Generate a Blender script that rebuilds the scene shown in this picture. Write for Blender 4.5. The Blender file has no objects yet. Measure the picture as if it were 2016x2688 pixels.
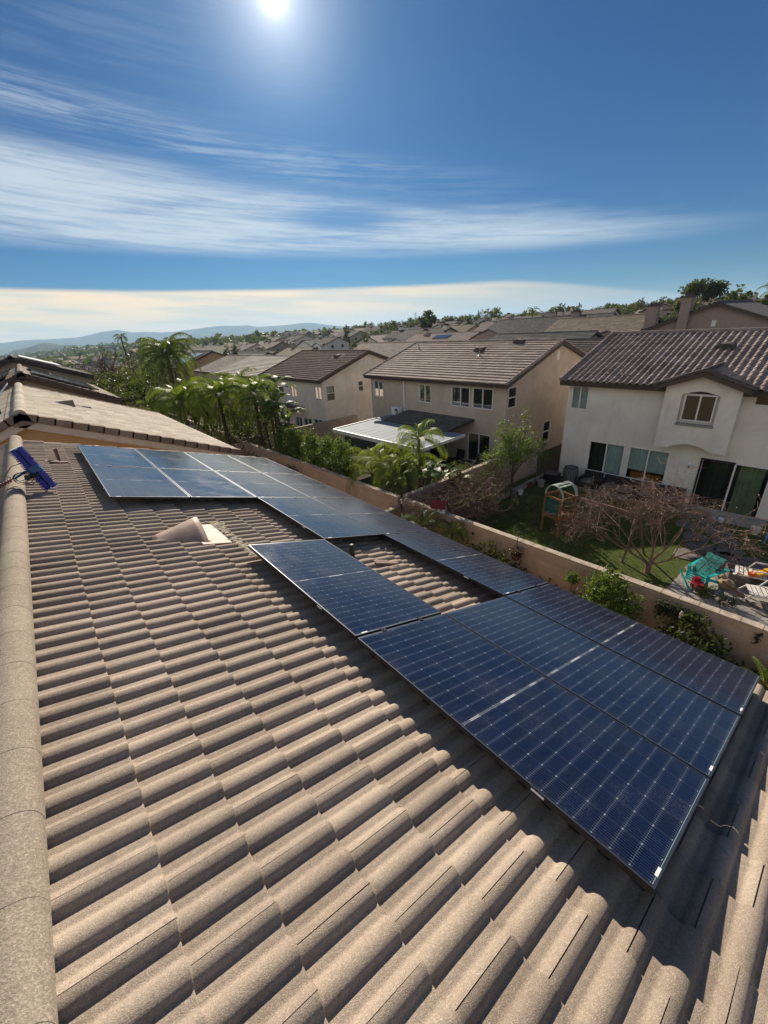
import bpy, math, random
from mathutils import Vector, Matrix, noise
from math import sin, cos, tan, pi, radians, sqrt, atan2, exp
random.seed(7)
S = bpy.context.scene
COL = S.collection

# ================================================================= camera
cam = bpy.data.objects.new('camera', bpy.data.cameras.new('camera'))
COL.objects.link(cam)
cam.data.sensor_fit = 'HORIZONTAL'
cam.data.sensor_width = 36.0
cam.data.lens = 36.0 * 1078.16 / 2016.0
cam.data.clip_start = 0.05
cam.data.clip_end = 60000
cam.matrix_world = Matrix(((0.7674294, 0.2998603, -0.5666885, 0.0),
                           (-0.6389244, 0.2843828, -0.7147741, 0.0),
                           (-0.0531759, 0.9106098, 0.4098318, 8.5),
                           (0, 0, 0, 1)))
S.camera = cam

# ================================================================= sky and sun
SUN_EL, SUN_AZ = radians(27.5), radians(30.6)        # azimuth measured from +Y towards +X
W = bpy.data.worlds.new('World'); S.world = W; W.use_nodes = True
nt = W.node_tree; nt.nodes.clear()
def nd(t, **k):
    n = nt.nodes.new(t)
    for a, b in k.items(): setattr(n, a, b)
    return n
def ma(op, *v, clamp=False, T=None):
    T = T or nt
    n = T.nodes.new('ShaderNodeMath'); n.operation = op; n.use_clamp = clamp
    for i, x in enumerate(v):
        if isinstance(x, (int, float)): n.inputs[i].default_value = x
        else: T.links.new(x, n.inputs[i])
    return n.outputs[0]
def mapr(x, a, b, c=0.0, d=1.0, T=None, smooth=True):
    T = T or nt
    n = T.nodes.new('ShaderNodeMapRange')
    if smooth: n.interpolation_type = 'SMOOTHSTEP'
    for i, q in zip((1, 2, 3, 4), (a, b, c, d)):
        if isinstance(q, (int, float)): n.inputs[i].default_value = q
        else: T.links.new(q, n.inputs[i])
    T.links.new(x, n.inputs[0])
    return n.outputs[0]
def mixc(f, a, b, T=None, blend='MIX'):
    T = T or nt
    n = T.nodes.new('ShaderNodeMix'); n.data_type = 'RGBA'; n.blend_type = blend
    for i, q in ((0, f), (6, a), (7, b)):
        if isinstance(q, (int, float)): n.inputs[i].default_value = q
        elif isinstance(q, tuple): n.inputs[i].default_value = (*q, 1)
        else: T.links.new(q, n.inputs[i])
    return n.outputs[2]
sky = nd('ShaderNodeTexSky', sky_type='NISHITA', sun_disc=False)
sky.sun_elevation = SUN_EL; sky.sun_rotation = SUN_AZ
sky.altitude = 300; sky.air_density = 1.0; sky.dust_density = 0.25; sky.ozone_density = 2.2
tc = nd('ShaderNodeTexCoord')
sx = nd('ShaderNodeSeparateXYZ'); nt.links.new(tc.outputs['Generated'], sx.inputs[0])
X, Y, Z = sx.outputs
AZ = ma('MULTIPLY', ma('ARCTAN2', X, Y), 180 / pi)
EL = ma('MULTIPLY', ma('ARCSINE', Z), 180 / pi)
cx = nd('ShaderNodeCombineXYZ')
nt.links.new(ma('MULTIPLY', AZ, 0.035), cx.inputs[0])
nt.links.new(ma('ADD', ma('MULTIPLY', EL, 0.42), ma('MULTIPLY', AZ, 0.028)), cx.inputs[1])
def ntex(vec, scale, detail=5, rough=.55, dist=0.0, T=None):
    T = T or nt
    n = T.nodes.new('ShaderNodeTexNoise'); n.inputs['Scale'].default_value = scale
    n.inputs['Detail'].default_value = detail; n.inputs['Roughness'].default_value = rough
    n.inputs['Distortion'].default_value = dist
    T.links.new(vec, n.inputs['Vector'])
    return n.outputs[0]
n1 = ntex(cx.outputs[0], 1.3, 8, .6, .35)
n2 = ntex(cx.outputs[0], 4.2, 9, .7, .6)
n3 = ntex(cx.outputs[0], 0.55, 3, .5, .2)
c2x = nd('ShaderNodeCombineXYZ')
nt.links.new(ma('MULTIPLY', AZ, 0.05), c2x.inputs[0]); nt.links.new(ma('ADD', ma('MULTIPLY', EL, 1.5), ma('MULTIPLY', AZ, 0.11)), c2x.inputs[1])
n4 = ntex(c2x.outputs[0], 1.6, 8, .68, .5)
streak = ma('ADD', ma('MULTIPLY', n1, .42), ma('ADD', ma('MULTIPLY', n2, .22), ma('ADD', ma('MULTIPLY', n3, .20), ma('MULTIPLY', n4, .26))))
# main cirrus sheet: top edge slopes down to the right, bottom edge near 8.5 degrees
warp = ma('MULTIPLY', ma('SUBTRACT', n1, .5), 5.0)
ELw = ma('ADD', EL, warp)
top = ma('SUBTRACT', 17.2, ma('MULTIPLY', ma('POWER', ma('MAXIMUM', ma('DIVIDE', AZ, 75), 0.0), 1.15), 9.6))
bot = ma('SUBTRACT', 8.9, ma('MULTIPLY', AZ, 0.033))
m1 = ma('MULTIPLY', mapr(ma('SUBTRACT', top, ELw), -1.6, 1.6), mapr(ma('SUBTRACT', EL, bot), -0.5, 1.5))
m1 = ma('MULTIPLY', m1, mapr(AZ, 84, 58))
m1 = ma('MULTIPLY', m1, mapr(streak, .42, .62, .30, 1.0))
gap = ma('MULTIPLY', mapr(ma('ABSOLUTE', ma('SUBTRACT', EL, 11.5)), 1.6, .3), mapr(ma('ABSOLUTE', ma('SUBTRACT', AZ, 36)), 9, 2))
m1 = ma('MULTIPLY', m1, ma('SUBTRACT', 1.0, ma('MULTIPLY', gap, .65)))
# upper thin band
c2 = ma('SUBTRACT', 20.6, ma('MULTIPLY', AZ, 0.135))
m2 = mapr(ma('ABSOLUTE', ma('SUBTRACT', ma('ADD', EL, ma('MULTIPLY', warp, .5)), c2)), 2.2, 0.2)
m2 = ma('MULTIPLY', ma('MULTIPLY', m2, mapr(AZ, 62, 30)), mapr(streak, .48, .64, .04, .75))
# faint veil high on the left
m3 = ma('MULTIPLY', ma('MULTIPLY', mapr(AZ, 48, 0), mapr(EL, 17, 20)), mapr(streak, .48, .72, .01, .16))
cl = ma('ADD', ma('MULTIPLY', m1, .86), ma('ADD', ma('MULTIPLY', m2, .62), m3), clamp=True)
skc = nd('ShaderNodeVectorMath', operation='MULTIPLY'); nt.links.new(sky.outputs[0], skc.inputs[0])
skc.inputs[1].default_value = (.085, .36, .66)
# added fill light: bright unseen sky behind and left, lifts the shaded walls
m4 = ma('MAXIMUM', ma('MULTIPLY', mapr(AZ, -22, -50), mapr(AZ, -160, -125, .25, 1.0)), mapr(AZ, 110, 145, 0, .25))
m4 = ma('MULTIPLY', ma('MULTIPLY', m4, mapr(EL, 52, 34)), mapr(streak, .3, .6, .6, 1.0))
base = mixc(m4, skc.outputs[0], (7.8, 8.3, 9.0))
base = mixc(cl, base, (8.8, 10.0, 11.0))
# low band of smoke-coloured haze with a clear upper edge
edge = ma('ADD', ma('SUBTRACT', ma('SUBTRACT', 5.42, ma('MULTIPLY', AZ, .018)), ma('MULTIPLY', mapr(AZ, 52, 80), 2.8)), ma('MULTIPLY', ma('SUBTRACT', n1, .5), .4))
band = mapr(ma('SUBTRACT', edge, EL), -0.10, 0.55)
band = ma('MULTIPLY', band, mapr(AZ, 84, 52, .62, .92))
st = mapr(ntex(cx.outputs[0], 1.9, 4, .5), .42, .62)
lo = mapr(EL, 3.4, 0.2)
bcol = mixc(ma('MULTIPLY', st, .75), (16.8, 12.9, 8.2), (10.0, 10.2, 8.8))
bcol = mixc(mapr(AZ, 30, 75), bcol, (6.4, 6.9, 6.6))
base = mixc(band, base, bcol)
band_ = None
# aureole round the sun
sv = nd('ShaderNodeVectorMath', operation='DOT_PRODUCT')
nt.links.new(tc.outputs['Generated'], sv.inputs[0])
sv.inputs[1].default_value = (sin(SUN_AZ) * cos(SUN_EL), cos(SUN_AZ) * cos(SUN_EL), sin(SUN_EL))
dt = ma('MAXIMUM', sv.outputs['Value'], 0.0)
aur = ma('ADD', ma('ADD', ma('MULTIPLY', ma('POWER', dt, 7000), 12.0), ma('MULTIPLY', ma('POWER', dt, 1500), 5.5)), ma('ADD', ma('MULTIPLY', ma('POWER', dt, 260), 6.0), ma('MULTIPLY', ma('POWER', dt, 30), .9)))
ac = nd('ShaderNodeVectorMath', operation='SCALE'); ac.inputs[0].default_value = (1.0, .98, .95)
nt.links.new(aur, ac.inputs['Scale'])
va = nd('ShaderNodeVectorMath', operation='ADD')
nt.links.new(base, va.inputs[0]); nt.links.new(ac.outputs[0], va.inputs[1])
bg = nd('ShaderNodeBackground'); bg.inputs[1].default_value = 0.0505
nt.links.new(va.outputs[0], bg.inputs[0])
wo = nd('ShaderNodeOutputWorld'); nt.links.new(bg.outputs[0], wo.inputs[0])

sun = bpy.data.objects.new('sun', bpy.data.lights.new('sun', 'SUN')); COL.objects.link(sun)
sun.data.energy = 5.0; sun.data.angle = radians(0.53); sun.data.color = (1.0, 0.89, 0.74)
sd = Vector((sin(SUN_AZ) * cos(SUN_EL), cos(SUN_AZ) * cos(SUN_EL), sin(SUN_EL)))
sun.rotation_euler = sd.to_track_quat('Z', 'Y').to_euler()
vs = S.view_settings
vs.view_transform = 'Standard'; vs.look = 'None'; vs.exposure = 0.55; vs.gamma = 1.0

# ================================================================= helpers
MATS = {}
def newmat(name):
    m = bpy.data.materials.new(name); m.use_nodes = True
    T = m.node_tree; T.nodes.clear()
    out = T.nodes.new('ShaderNodeOutputMaterial')
    b = T.nodes.new('ShaderNodeBsdfPrincipled'); T.links.new(b.outputs[0], out.inputs[0])
    MATS[name] = m
    return m, T, b, out
def setin(T, b, key, v):
    if isinstance(v, tuple): b.inputs[key].default_value = (*v, 1) if len(v) == 3 else v
    elif isinstance(v, (int, float)): b.inputs[key].default_value = v
    else: T.links.new(v, b.inputs[key])
def coords(T, kind='Object', scale=(1, 1, 1)):
    t = T.nodes.new('ShaderNodeTexCoord'); mp = T.nodes.new('ShaderNodeMapping')
    mp.inputs['Scale'].default_value = scale
    T.links.new(t.outputs[kind], mp.inputs[0]); return mp.outputs[0]
def bump(T, b, h, strength=.3, dist=.01):
    n = T.nodes.new('ShaderNodeBump'); n.inputs['Strength'].default_value = strength; n.inputs['Distance'].default_value = dist
    T.links.new(h, n.inputs['Height']); T.links.new(n.outputs[0], b.inputs['Normal'])
def plain(name, col, rough=.6, spec=.4, metal=0.0, var=.12, vs=3.0, grain=0.0, gs=60, bmp=0.0):
    """solid paint / plastic / stone with slight large-scale wear and optional grain"""
    if name in MATS: return MATS[name]
    m, T, b, out = newmat(name)
    co = coords(T)
    n = ntex(co, vs, 6, .6, .3, T)
    dk = tuple(c * (1 - var) for c in col); lt = tuple(min(1, c * (1 + var)) for c in col)
    c = mixc(mapr(n, .3, .7, T=T), dk, lt, T)
    if grain:
        g = ntex(co, gs, 3, .7, 0, T)
        c = mixc(mapr(g, .35, .65, 1 - grain, 1 + grain, T=T), (0, 0, 0), c, T) if False else mixc(mapr(g, .38, .62, T=T), mixc(grain, c, (0, 0, 0), T), c, T)
        if bmp: bump(T, b, g, bmp, .01)
    setin(T, b, 'Base Color', c); setin(T, b, 'Roughness', rough); setin(T, b, 'Metallic', metal)
    b.inputs['Specular IOR Level'].default_value = spec
    return m

class MB:
    def __init__(s): s.v = []; s.f = []; s.mi = []; s.cur = 0; s.sm = []; s.smooth = False
    def add(s, vs, fs):
        o = len(s.v); s.v.extend([tuple(p) for p in vs])
        for f in fs: s.f.append(tuple(i + o for i in f)); s.mi.append(s.cur); s.sm.append(s.smooth)
    def box(s, c0, c1, M=None):
        x0, y0, z0 = c0; x1, y1, z1 = c1
        vs = [(x0, y0, z0), (x1, y0, z0), (x1, y1, z0), (x0, y1, z0), (x0, y0, z1), (x1, y0, z1), (x1, y1, z1), (x0, y1, z1)]
        if M: vs = [tuple(M @ Vector(p)) for p in vs]
        s.add(vs, [(0, 3, 2, 1), (4, 5, 6, 7), (0, 1, 5, 4), (1, 2, 6, 5), (2, 3, 7, 6), (3, 0, 4, 7)])
    def hexa(s, vs):
        s.add(vs, [(0, 3, 2, 1), (4, 5, 6, 7), (0, 1, 5, 4), (1, 2, 6, 5), (2, 3, 7, 6), (3, 0, 4, 7)])
    def bar(s, a, b, w, h, up=(0, 0, 1)):
        a = Vector(a); b = Vector(b); d = (b - a).normalized(); up = Vector(up)
        if abs(d.dot(up)) > .97: up = Vector((1, 0, 0))
        r = d.cross(up).normalized(); u = r.cross(d).normalized()
        q = []
        for p in (a, b):
            for i, j in ((-1, -1), (1, -1), (1, 1), (-1, 1)): q.append(tuple(p + r * (i * w / 2) + u * (j * h / 2)))
        s.add(q, [(0, 1, 2, 3), (7, 6, 5, 4), (0, 4, 5, 1), (1, 5, 6, 2), (2, 6, 7, 3), (3, 7, 4, 0)])
    def tube(s, pts, rad, n=8, cap=True):
        pts = [Vector(p) for p in pts]
        if isinstance(rad, (int, float)): rad = [rad] * len(pts)
        vs = []; fs = []
        prev = None
        for i, p in enumerate(pts):
            d = (pts[min(i + 1, len(pts) - 1)] - pts[max(i - 1, 0)]).normalized()
            if prev is None:
                up = Vector((0, 0, 1)) if abs(d.z) < .9 else Vector((1, 0, 0)); r = d.cross(up).normalized()
            else: r = (prev - d * prev.dot(d)).normalized()
            prev = r; u = r.cross(d)
            for k in range(n):
                a = 2 * pi * k / n; vs.append(tuple(p + (r * cos(a) + u * sin(a)) * rad[i]))
        for i in range(len(pts) - 1):
            for k in range(n):
                k2 = (k + 1) % n; fs.append((i * n + k, i * n + k2, (i + 1) * n + k2, (i + 1) * n + k))
        if cap: fs.append(tuple(range(n))); fs.append(tuple(reversed(range((len(pts) - 1) * n, len(pts) * n))))
        sm = s.smooth; s.smooth = True; s.add(vs, fs); s.smooth = sm
    def lathe(s, prof, c=(0, 0, 0), n=16):
        vs = []; fs = []
        for r, z in prof:
            for k in range(n): a = 2 * pi * k / n; vs.append((c[0] + r * cos(a), c[1] + r * sin(a), c[2] + z))
        for i in range(len(prof) - 1):
            for k in range(n): k2 = (k + 1) % n; fs.append((i * n + k, i * n + k2, (i + 1) * n + k2, (i + 1) * n + k))
        fs.append(tuple(reversed(range(n)))); fs.append(tuple(range((len(prof) - 1) * n, len(prof) * n)))
        s.add(vs, fs)
    def prism(s, poly, d0, d1, f):
        """poly of (a, z); f(a, d, z) -> point; solid between depths d0 and d1"""
        n = len(poly)
        vs = [f(a, d0, z) for a, z in poly] + [f(a, d1, z) for a, z in poly]
        s.add(vs, [tuple(range(n)), tuple(reversed(range(n, 2 * n)))] + [(i, i + n, (i + 1) % n + n, (i + 1) % n) for i in range(n)])
    def build(s, name, mats, parent=None, world=False, loc=None, recalc=False):
        me = bpy.data.meshes.new(name)
        vs = s.v
        if world and parent is not None:
            I = parent.matrix_world.inverted(); vs = [tuple(I @ Vector(p)) for p in vs]
        me.from_pydata(vs, [], s.f)
        if not isinstance(mats, (list, tuple)): mats = [mats]
        for m in mats: me.materials.append(m)
        me.polygons.foreach_set('material_index', s.mi)
        me.polygons.foreach_set('use_smooth', s.sm)
        me.update()
        if recalc:
            import bmesh
            bm = bmesh.new(); bm.from_mesh(me); bmesh.ops.recalc_face_normals(bm, faces=bm.faces); bm.to_mesh(me); bm.free()
        o = bpy.data.objects.new(name, me); COL.objects.link(o)
        if parent is not None: o.parent = parent
        if loc is not None: o.location = loc
        return o
def tag(o, label=None, cat=None, group=None, kind=None):
    if label: o['label'] = label
    if cat: o['category'] = cat
    if group: o['group'] = group
    if kind: o['kind'] = kind
    return o
def thing(name, label, cat, loc=(0, 0, 0), rz=0.0, group=None):
    o = bpy.data.objects.new(name, None); COL.objects.link(o)
    o.empty_display_size = .2
    o.location = loc; o.rotation_euler = (0, 0, rz)
    o.matrix_world = Matrix.Translation(loc) @ Matrix.Rotation(rz, 4, 'Z')
    return tag(o, label, cat, group)
def kids(o): return [c for c in bpy.data.objects if c.parent == o]
CH = {}
def copy_tree(src, loc, rz=0.0, sc=1.0, label=None):
    if src.name not in CH: CH[src.name] = [(k, kids(k)) for k in kids(src)]
    r = src.copy(); COL.objects.link(r); r.location = loc; r.rotation_euler = (0, 0, rz)
    r.scale = sc if isinstance(sc, tuple) else (sc, sc, sc)
    if label: r['label'] = label
    for k, gs in CH[src.name]:
        c = k.copy(); COL.objects.link(c); c.parent = r
        for g in gs:
            d = g.copy(); COL.objects.link(d); d.parent = c
    return r
# lattice of the solar array: a down the slope, b along the ridge towards the camera, c into the roof
def L(a, b, c): return (.956305 * a - .292372 * c + .391673, 11.722176 - b, 6.416471 - .292372 * a - .956305 * c)
# block frame of the street behind: u away from us, v along the street
CB, SB = cos(radians(2)), sin(radians(2))
def BK(u, v, z=0.0): return (u * CB - v * SB, u * SB + v * CB, z)
RB = radians(2)
# ================================================================= materials
def m_tile(name, col, col2, grain=True, bs=215, rough=.85, big=1.2, iv=(.78, 1.13)):
    m, T, b, out = newmat(name)
    co = coords(T)
    n = ntex(co, big, 6, .6, .4, T)
    c = mixc(mapr(n, .3, .7, T=T), col, col2, T)
    gi = T.nodes.new('ShaderNodeNewGeometry')
    rv = mapr(gi.outputs['Random Per Island'], 0, 1, iv[0], iv[1], T=T, smooth=False)
    sc = T.nodes.new('ShaderNodeVectorMath'); sc.operation = 'SCALE'; T.links.new(c, sc.inputs[0]); T.links.new(rv, sc.inputs['Scale'])
    c = sc.outputs[0]
    if grain:
        g = ntex(co, bs, 3, .8, 0, T)
        g2 = ntex(co, bs * .3, 4, .7, 0, T)
        gg = ma('ADD', ma('MULTIPLY', g, .76, T=T), ma('MULTIPLY', g2, .24, T=T), T=T)
        c = mixc(mapr(gg, .40, .60, T=T), mixc(.38, c, (.04, .03, .022), T), c, T)
        c = mixc(mapr(gg, .54, .68, 0, .5, T=T), c, tuple(min(.85, x * 1.6) for x in col2), T)
        v = T.nodes.new('ShaderNodeTexVoronoi'); v.inputs['Scale'].default_value = 34; T.links.new(co, v.inputs['Vector'])
        sp = ma('LESS_THAN', v.outputs['Distance'], .06, T=T)
        wn = ntex(co, 3.1, 2, .5, 0, T)
        c = mixc(ma('MULTIPLY', ma('MULTIPLY', sp, mapr(wn, .52, .6, T=T), T=T), .7, T=T), c, tuple(min(.85, x * 1.8) for x in col2), T)
        dn = ntex(co, 7, 6, .75, .8, T)
        c = mixc(mapr(dn, .52, .75, 0, .45, T=T), c, tuple(x * .4 for x in col), T)
        bump(T, b, gg, .8, .006)
    setin(T, b, 'Base Color', c); setin(T, b, 'Roughness', rough); b.inputs['Specular IOR Level'].default_value = .08
    return m
M_OWN = m_tile('own_roof_concrete_tile', (.44, .355, .275), (.53, .435, .345))
M_CAP = m_tile('own_ridge_tile', (.38, .32, .25), (.45, .385, .30), bs=110, iv=(.97, 1.03))
M_OWNE = plain('tile_broken_edge', (.30, .23, .17), .9, .2, var=.3, vs=20)
M_DARK = plain('black_gap', (.012, .011, .010), .95, .1)
M_N1 = m_tile('neighbour_pale_tile', (.54, .475, .38), (.66, .585, .475), bs=60)
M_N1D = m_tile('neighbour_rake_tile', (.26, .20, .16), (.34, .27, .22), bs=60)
M_RF_RED = m_tile('red_brown_tile', (.19, .13, .105), (.25, .175, .145), bs=50)
M_RF_BRN = m_tile('brown_flat_tile', (.33, .27, .23), (.43, .355, .305), bs=50)
M_RF_MIX = m_tile('barrel_tile', (.25, .195, .175), (.40, .325, .30), bs=50)
M_RF_PALE = m_tile('pale_tile', (.50, .45, .38), (.62, .56, .48), bs=50)
M_RF_GRY = m_tile('grey_tile', (.135, .125, .12), (.21, .195, .185), bs=50)
M_RF_TAN = m_tile('tan_tile', (.30, .25, .19), (.40, .33, .25), bs=50)
M_RF_DK = m_tile('dark_tile', (.10, .085, .078), (.15, .125, .115), bs=50)
def m_stucco(name, col, stain=.12):
    m, T, b, out = newmat(name)
    co = coords(T)
    n = ntex(co, .55, 7, .65, .6, T)
    n2 = ntex(coords(T, 'Object', (2.2, 2.2, .25)), 1.4, 5, .6, .2, T)
    dk = tuple(c * (1 - stain * 1.6) for c in col)
    c = mixc(mapr(n, .35, .65, T=T), dk, col, T)
    c = mixc(mapr(n2, .5, .75, 0, stain * 1.8, T=T), c, tuple(x * .55 for x in col), T)
    g = ntex(co, 42, 5, .75, 0, T)
    bump(T, b, g, .35, .02)
    setin(T, b, 'Base Color', c); setin(T, b, 'Roughness', .92); b.inputs['Specular IOR Level'].default_value = .15
    return m
M_ST_W = m_stucco('white_stucco', (.80, .75, .68), .10)
M_ST_C = m_stucco('cream_stucco', (.72, .64, .52))
M_ST_H3 = m_stucco('pale_stucco', (.80, .75, .67))
M_ST_B = m_stucco('beige_stucco', (.60, .50, .40))
M_ST_P = m_stucco('peach_stucco', (.62, .44, .25), .06)
M_ST_G = m_stucco('grey_stucco', (.34, .315, .29))
M_ST_K = m_stucco('pinkish_stucco', (.36, .275, .235))
M_ST_Y = m_stucco('ochre_stucco', (.44, .34, .21))
M_TRIM = plain('white_trim', (.74, .72, .68), .5, .4, var=.06)
M_FASC = plain('brown_fascia', (.085, .062, .05), .7, .3)
M_FASCW = plain('pale_fascia', (.60, .54, .47), .7, .3)
M_METAL = plain('grey_metal', (.35, .35, .34), .4, .5, .8)
M_BLK = plain('black_metal', (.02, .02, .02), .5, .4)
def m_glass(name, tint=(.25, .3, .3), rough=.03):
    m, T, b, out = newmat(name)
    T.nodes.remove(b)
    tr = T.nodes.new('ShaderNodeBsdfTransparent'); tr.inputs[0].default_value = (*tint, 1)
    gl = T.nodes.new('ShaderNodeBsdfGlossy'); gl.inputs['Roughness'].default_value = rough; gl.inputs[0].default_value = (.9, .95, 1, 1)
    fr = T.nodes.new('ShaderNodeFresnel'); fr.inputs['IOR'].default_value = 1.5
    co = coords(T); nn = ntex(co, 1.1, 2, .5, 0, T)
    bp = T.nodes.new('ShaderNodeBump'); bp.inputs['Strength'].default_value = .08; bp.inputs['Distance'].default_value = .05
    T.links.new(nn, bp.inputs['Height']); T.links.new(bp.outputs[0], gl.inputs['Normal'])
    mx = T.nodes.new('ShaderNodeMixShader')
    T.links.new(fr.outputs[0], mx.inputs[0]); T.links.new(tr.outputs[0], mx.inputs[1]); T.links.new(gl.outputs[0], mx.inputs[2])
    T.links.new(mx.outputs[0], out.inputs[0])
    return m
M_GLASS = m_glass('window_glass', (.72, .78, .78))
M_GLASSD = plain('dark_window_glass', (.018, .022, .026), .08, .8, var=.3, vs=1.5)
M_CURT = plain('grey_green_curtain', (.46, .54, .52), .9, .1, var=.10, vs=2)
M_CURTG = plain('green_curtain', (.19, .24, .13), .9, .1, var=.25, vs=2)
M_ROOM = plain('room_shade', (.06, .05, .045), .9, .1)  # shade of unlit interiors put into a dark colour
M_AMB = plain('amber_fabric', (.35, .13, .02), .9, .1)
def m_leaf(name, c1, c2, trans=.35, rough=.42, spec=.5, tint=(.35, .45, .03)):
    m, T, b, out = newmat(name)
    gi = T.nodes.new('ShaderNodeNewGeometry'); co = coords(T)
    n = ntex(co, 1.7, 3, .6, .2, T)
    f = ma('ADD', ma('MULTIPLY', gi.outputs['Random Per Island'], .7, T=T), ma('MULTIPLY', n, .3, T=T), T=T)
    c = mixc(f, c1, c2, T)
    setin(T, b, 'Base Color', c); setin(T, b, 'Roughness', rough); b.inputs['Specular IOR Level'].default_value = spec
    tl = T.nodes.new('ShaderNodeBsdfTranslucent')
    tcx = mixc(.45, c, tint, T)
    T.links.new(tcx, tl.inputs[0])
    mx = T.nodes.new('ShaderNodeMixShader'); mx.inputs[0].default_value = trans
    T.links.new(b.outputs[0], mx.inputs[1]); T.links.new(tl.outputs[0], mx.inputs[2]); T.links.new(mx.outputs[0], out.inputs[0])
    return m
M_LF_PALM = m_leaf('palm_leaf', (.035, .065, .018), (.10, .14, .035), .38, .5, .25)
M_LF_YEL = m_leaf('yellow_palm_leaf', (.09, .15, .02), (.24, .29, .045), .48, .5, .3)
M_LF_GRN = m_leaf('bright_leaf', (.035, .075, .014), (.11, .17, .03), .35, .48, .3)
M_LF_DK = m_leaf('dark_leaf', (.018, .032, .012), (.055, .075, .025), .22, .55, .2)
M_LF_OLV = m_leaf('olive_leaf', (.045, .055, .025), (.11, .115, .05), .25, .6, .2)
M_LF_BAN = m_leaf('banana_leaf', (.04, .085, .03), (.09, .15, .045), .30, .5, .25)
M_LF_DRY = m_leaf('dry_leaf', (.14, .085, .05), (.24, .15, .09), .2, .7, .2)
M_BARK = plain('bark', (.12, .09, .065), .9, .15, var=.4, vs=9, grain=.3, gs=40, bmp=.4)
M_TWIG = plain('bare_twig', (.19, .12, .09), .8, .25, var=.35, vs=6)
M_PTR = plain('palm_trunk', (.13, .10, .075), .9, .15, var=.45, vs=14, grain=.4, gs=30, bmp=.5)
def m_block():
    m, T, b, out = newmat('block_wall')
    co = coords(T)
    sp = T.nodes.new('ShaderNodeSeparateXYZ'); T.links.new(co, sp.inputs[0])
    cb = T.nodes.new('ShaderNodeCombineXYZ'); T.links.new(ma('ADD', sp.outputs[0], sp.outputs[1], T=T), cb.inputs[0]); T.links.new(sp.outputs[2], cb.inputs[1])
    br = T.nodes.new('ShaderNodeTexBrick'); T.links.new(cb.outputs[0], br.inputs['Vector'])
    br.inputs['Scale'].default_value = 1.0; br.inputs['Brick Width'].default_value = .41; br.inputs['Row Height'].default_value = .203
    br.inputs['Mortar Size'].default_value = .006; br.inputs['Mortar Smooth'].default_value = .5
    br.inputs['Color1'].default_value = (.50, .38, .30, 1); br.inputs['Color2'].default_value = (.57, .445, .36, 1); br.inputs['Mortar'].default_value = (.38, .27, .20, 1)
    n = ntex(co, 1.6, 7, .7, .4, T)
    c = mixc(mapr(n, .35, .7, 0, .5, T=T), br.outputs[0], (.34, .24, .18), T)
    st = ntex(coords(T, 'Object', (1.2, 1.2, .35)), 2.3, 5, .6, .3, T)
    c = mixc(mapr(st, .55, .75, 0, .45, T=T), c, (.66, .48, .37), T)
    bump(T, b, ma('ADD', ma('MULTIPLY', br.outputs['Fac'], -.8, T=T), ma('MULTIPLY', ntex(co, 50, 4, .7, 0, T), .4, T=T), T=T), .5, .01)
    setin(T, b, 'Base Color', c); setin(T, b, 'Roughness', .95); b.inputs['Specular IOR Level'].default_value = .1
    return m
M_BLOCK = m_block()
M_WCAP = plain('wall_cap', (.50, .41, .32), .9, .15, var=.25, vs=4, grain=.25, gs=30)
def m_ground():
    m, T, b, out = newmat('ground_soil')
    co = coords(T)
    n = ntex(co, .9, 8, .7, .5, T); n2 = ntex(co, 11, 6, .8, .3, T)
    c = mixc(mapr(n, .4, .62, T=T), (.075, .058, .04), (.06, .07, .03), T)
    c = mixc(mapr(n2, .45, .75, 0, .6, T=T), c, (.15, .12, .09), T)
    far = ntex(co, .02, 5, .6, .4, T)
    c = mixc(mapr(far, .45, .6, 0, .5, T=T), c, (.10, .10, .06), T)
    bump(T, b, n2, .6, .05)
    setin(T, b, 'Base Color', c); setin(T, b, 'Roughness', .95); b.inputs['Specular IOR Level'].default_value = .1
    return m
M_GROUND = m_ground()
def m_grass(name, a, b2):
    m, T, b, out = newmat(name)
    co = coords(T); n = ntex(co, 2.2, 8, .75, .4, T); g = ntex(co, 55, 4, .8, .6, T)
    c = mixc(mapr(n, .38, .62, T=T), a, b2, T)
    c = mixc(mapr(g, .35, .65, 0, .7, T=T), c, tuple(x * .4 for x in a), T)
    bump(T, b, g, .8, .03)
    setin(T, b, 'Base Color', c); setin(T, b, 'Roughness', .9); b.inputs['Specular IOR Level'].default_value = .15
    return m
M_GRASS = m_grass('lawn', (.08, .115, .022), (.13, .15, .045))
M_BLADE = m_leaf('grass_blade', (.07, .11, .02), (.17, .20, .06), .35, .6, .2)
M_FLAG = plain('flagstone', (.20, .175, .155), .9, .2, var=.25, vs=3, grain=.3, gs=35, bmp=.4)
M_CONC = plain('concrete', (.36, .33, .29), .9, .2, var=.2, vs=2, grain=.25, gs=40, bmp=.3)

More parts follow.
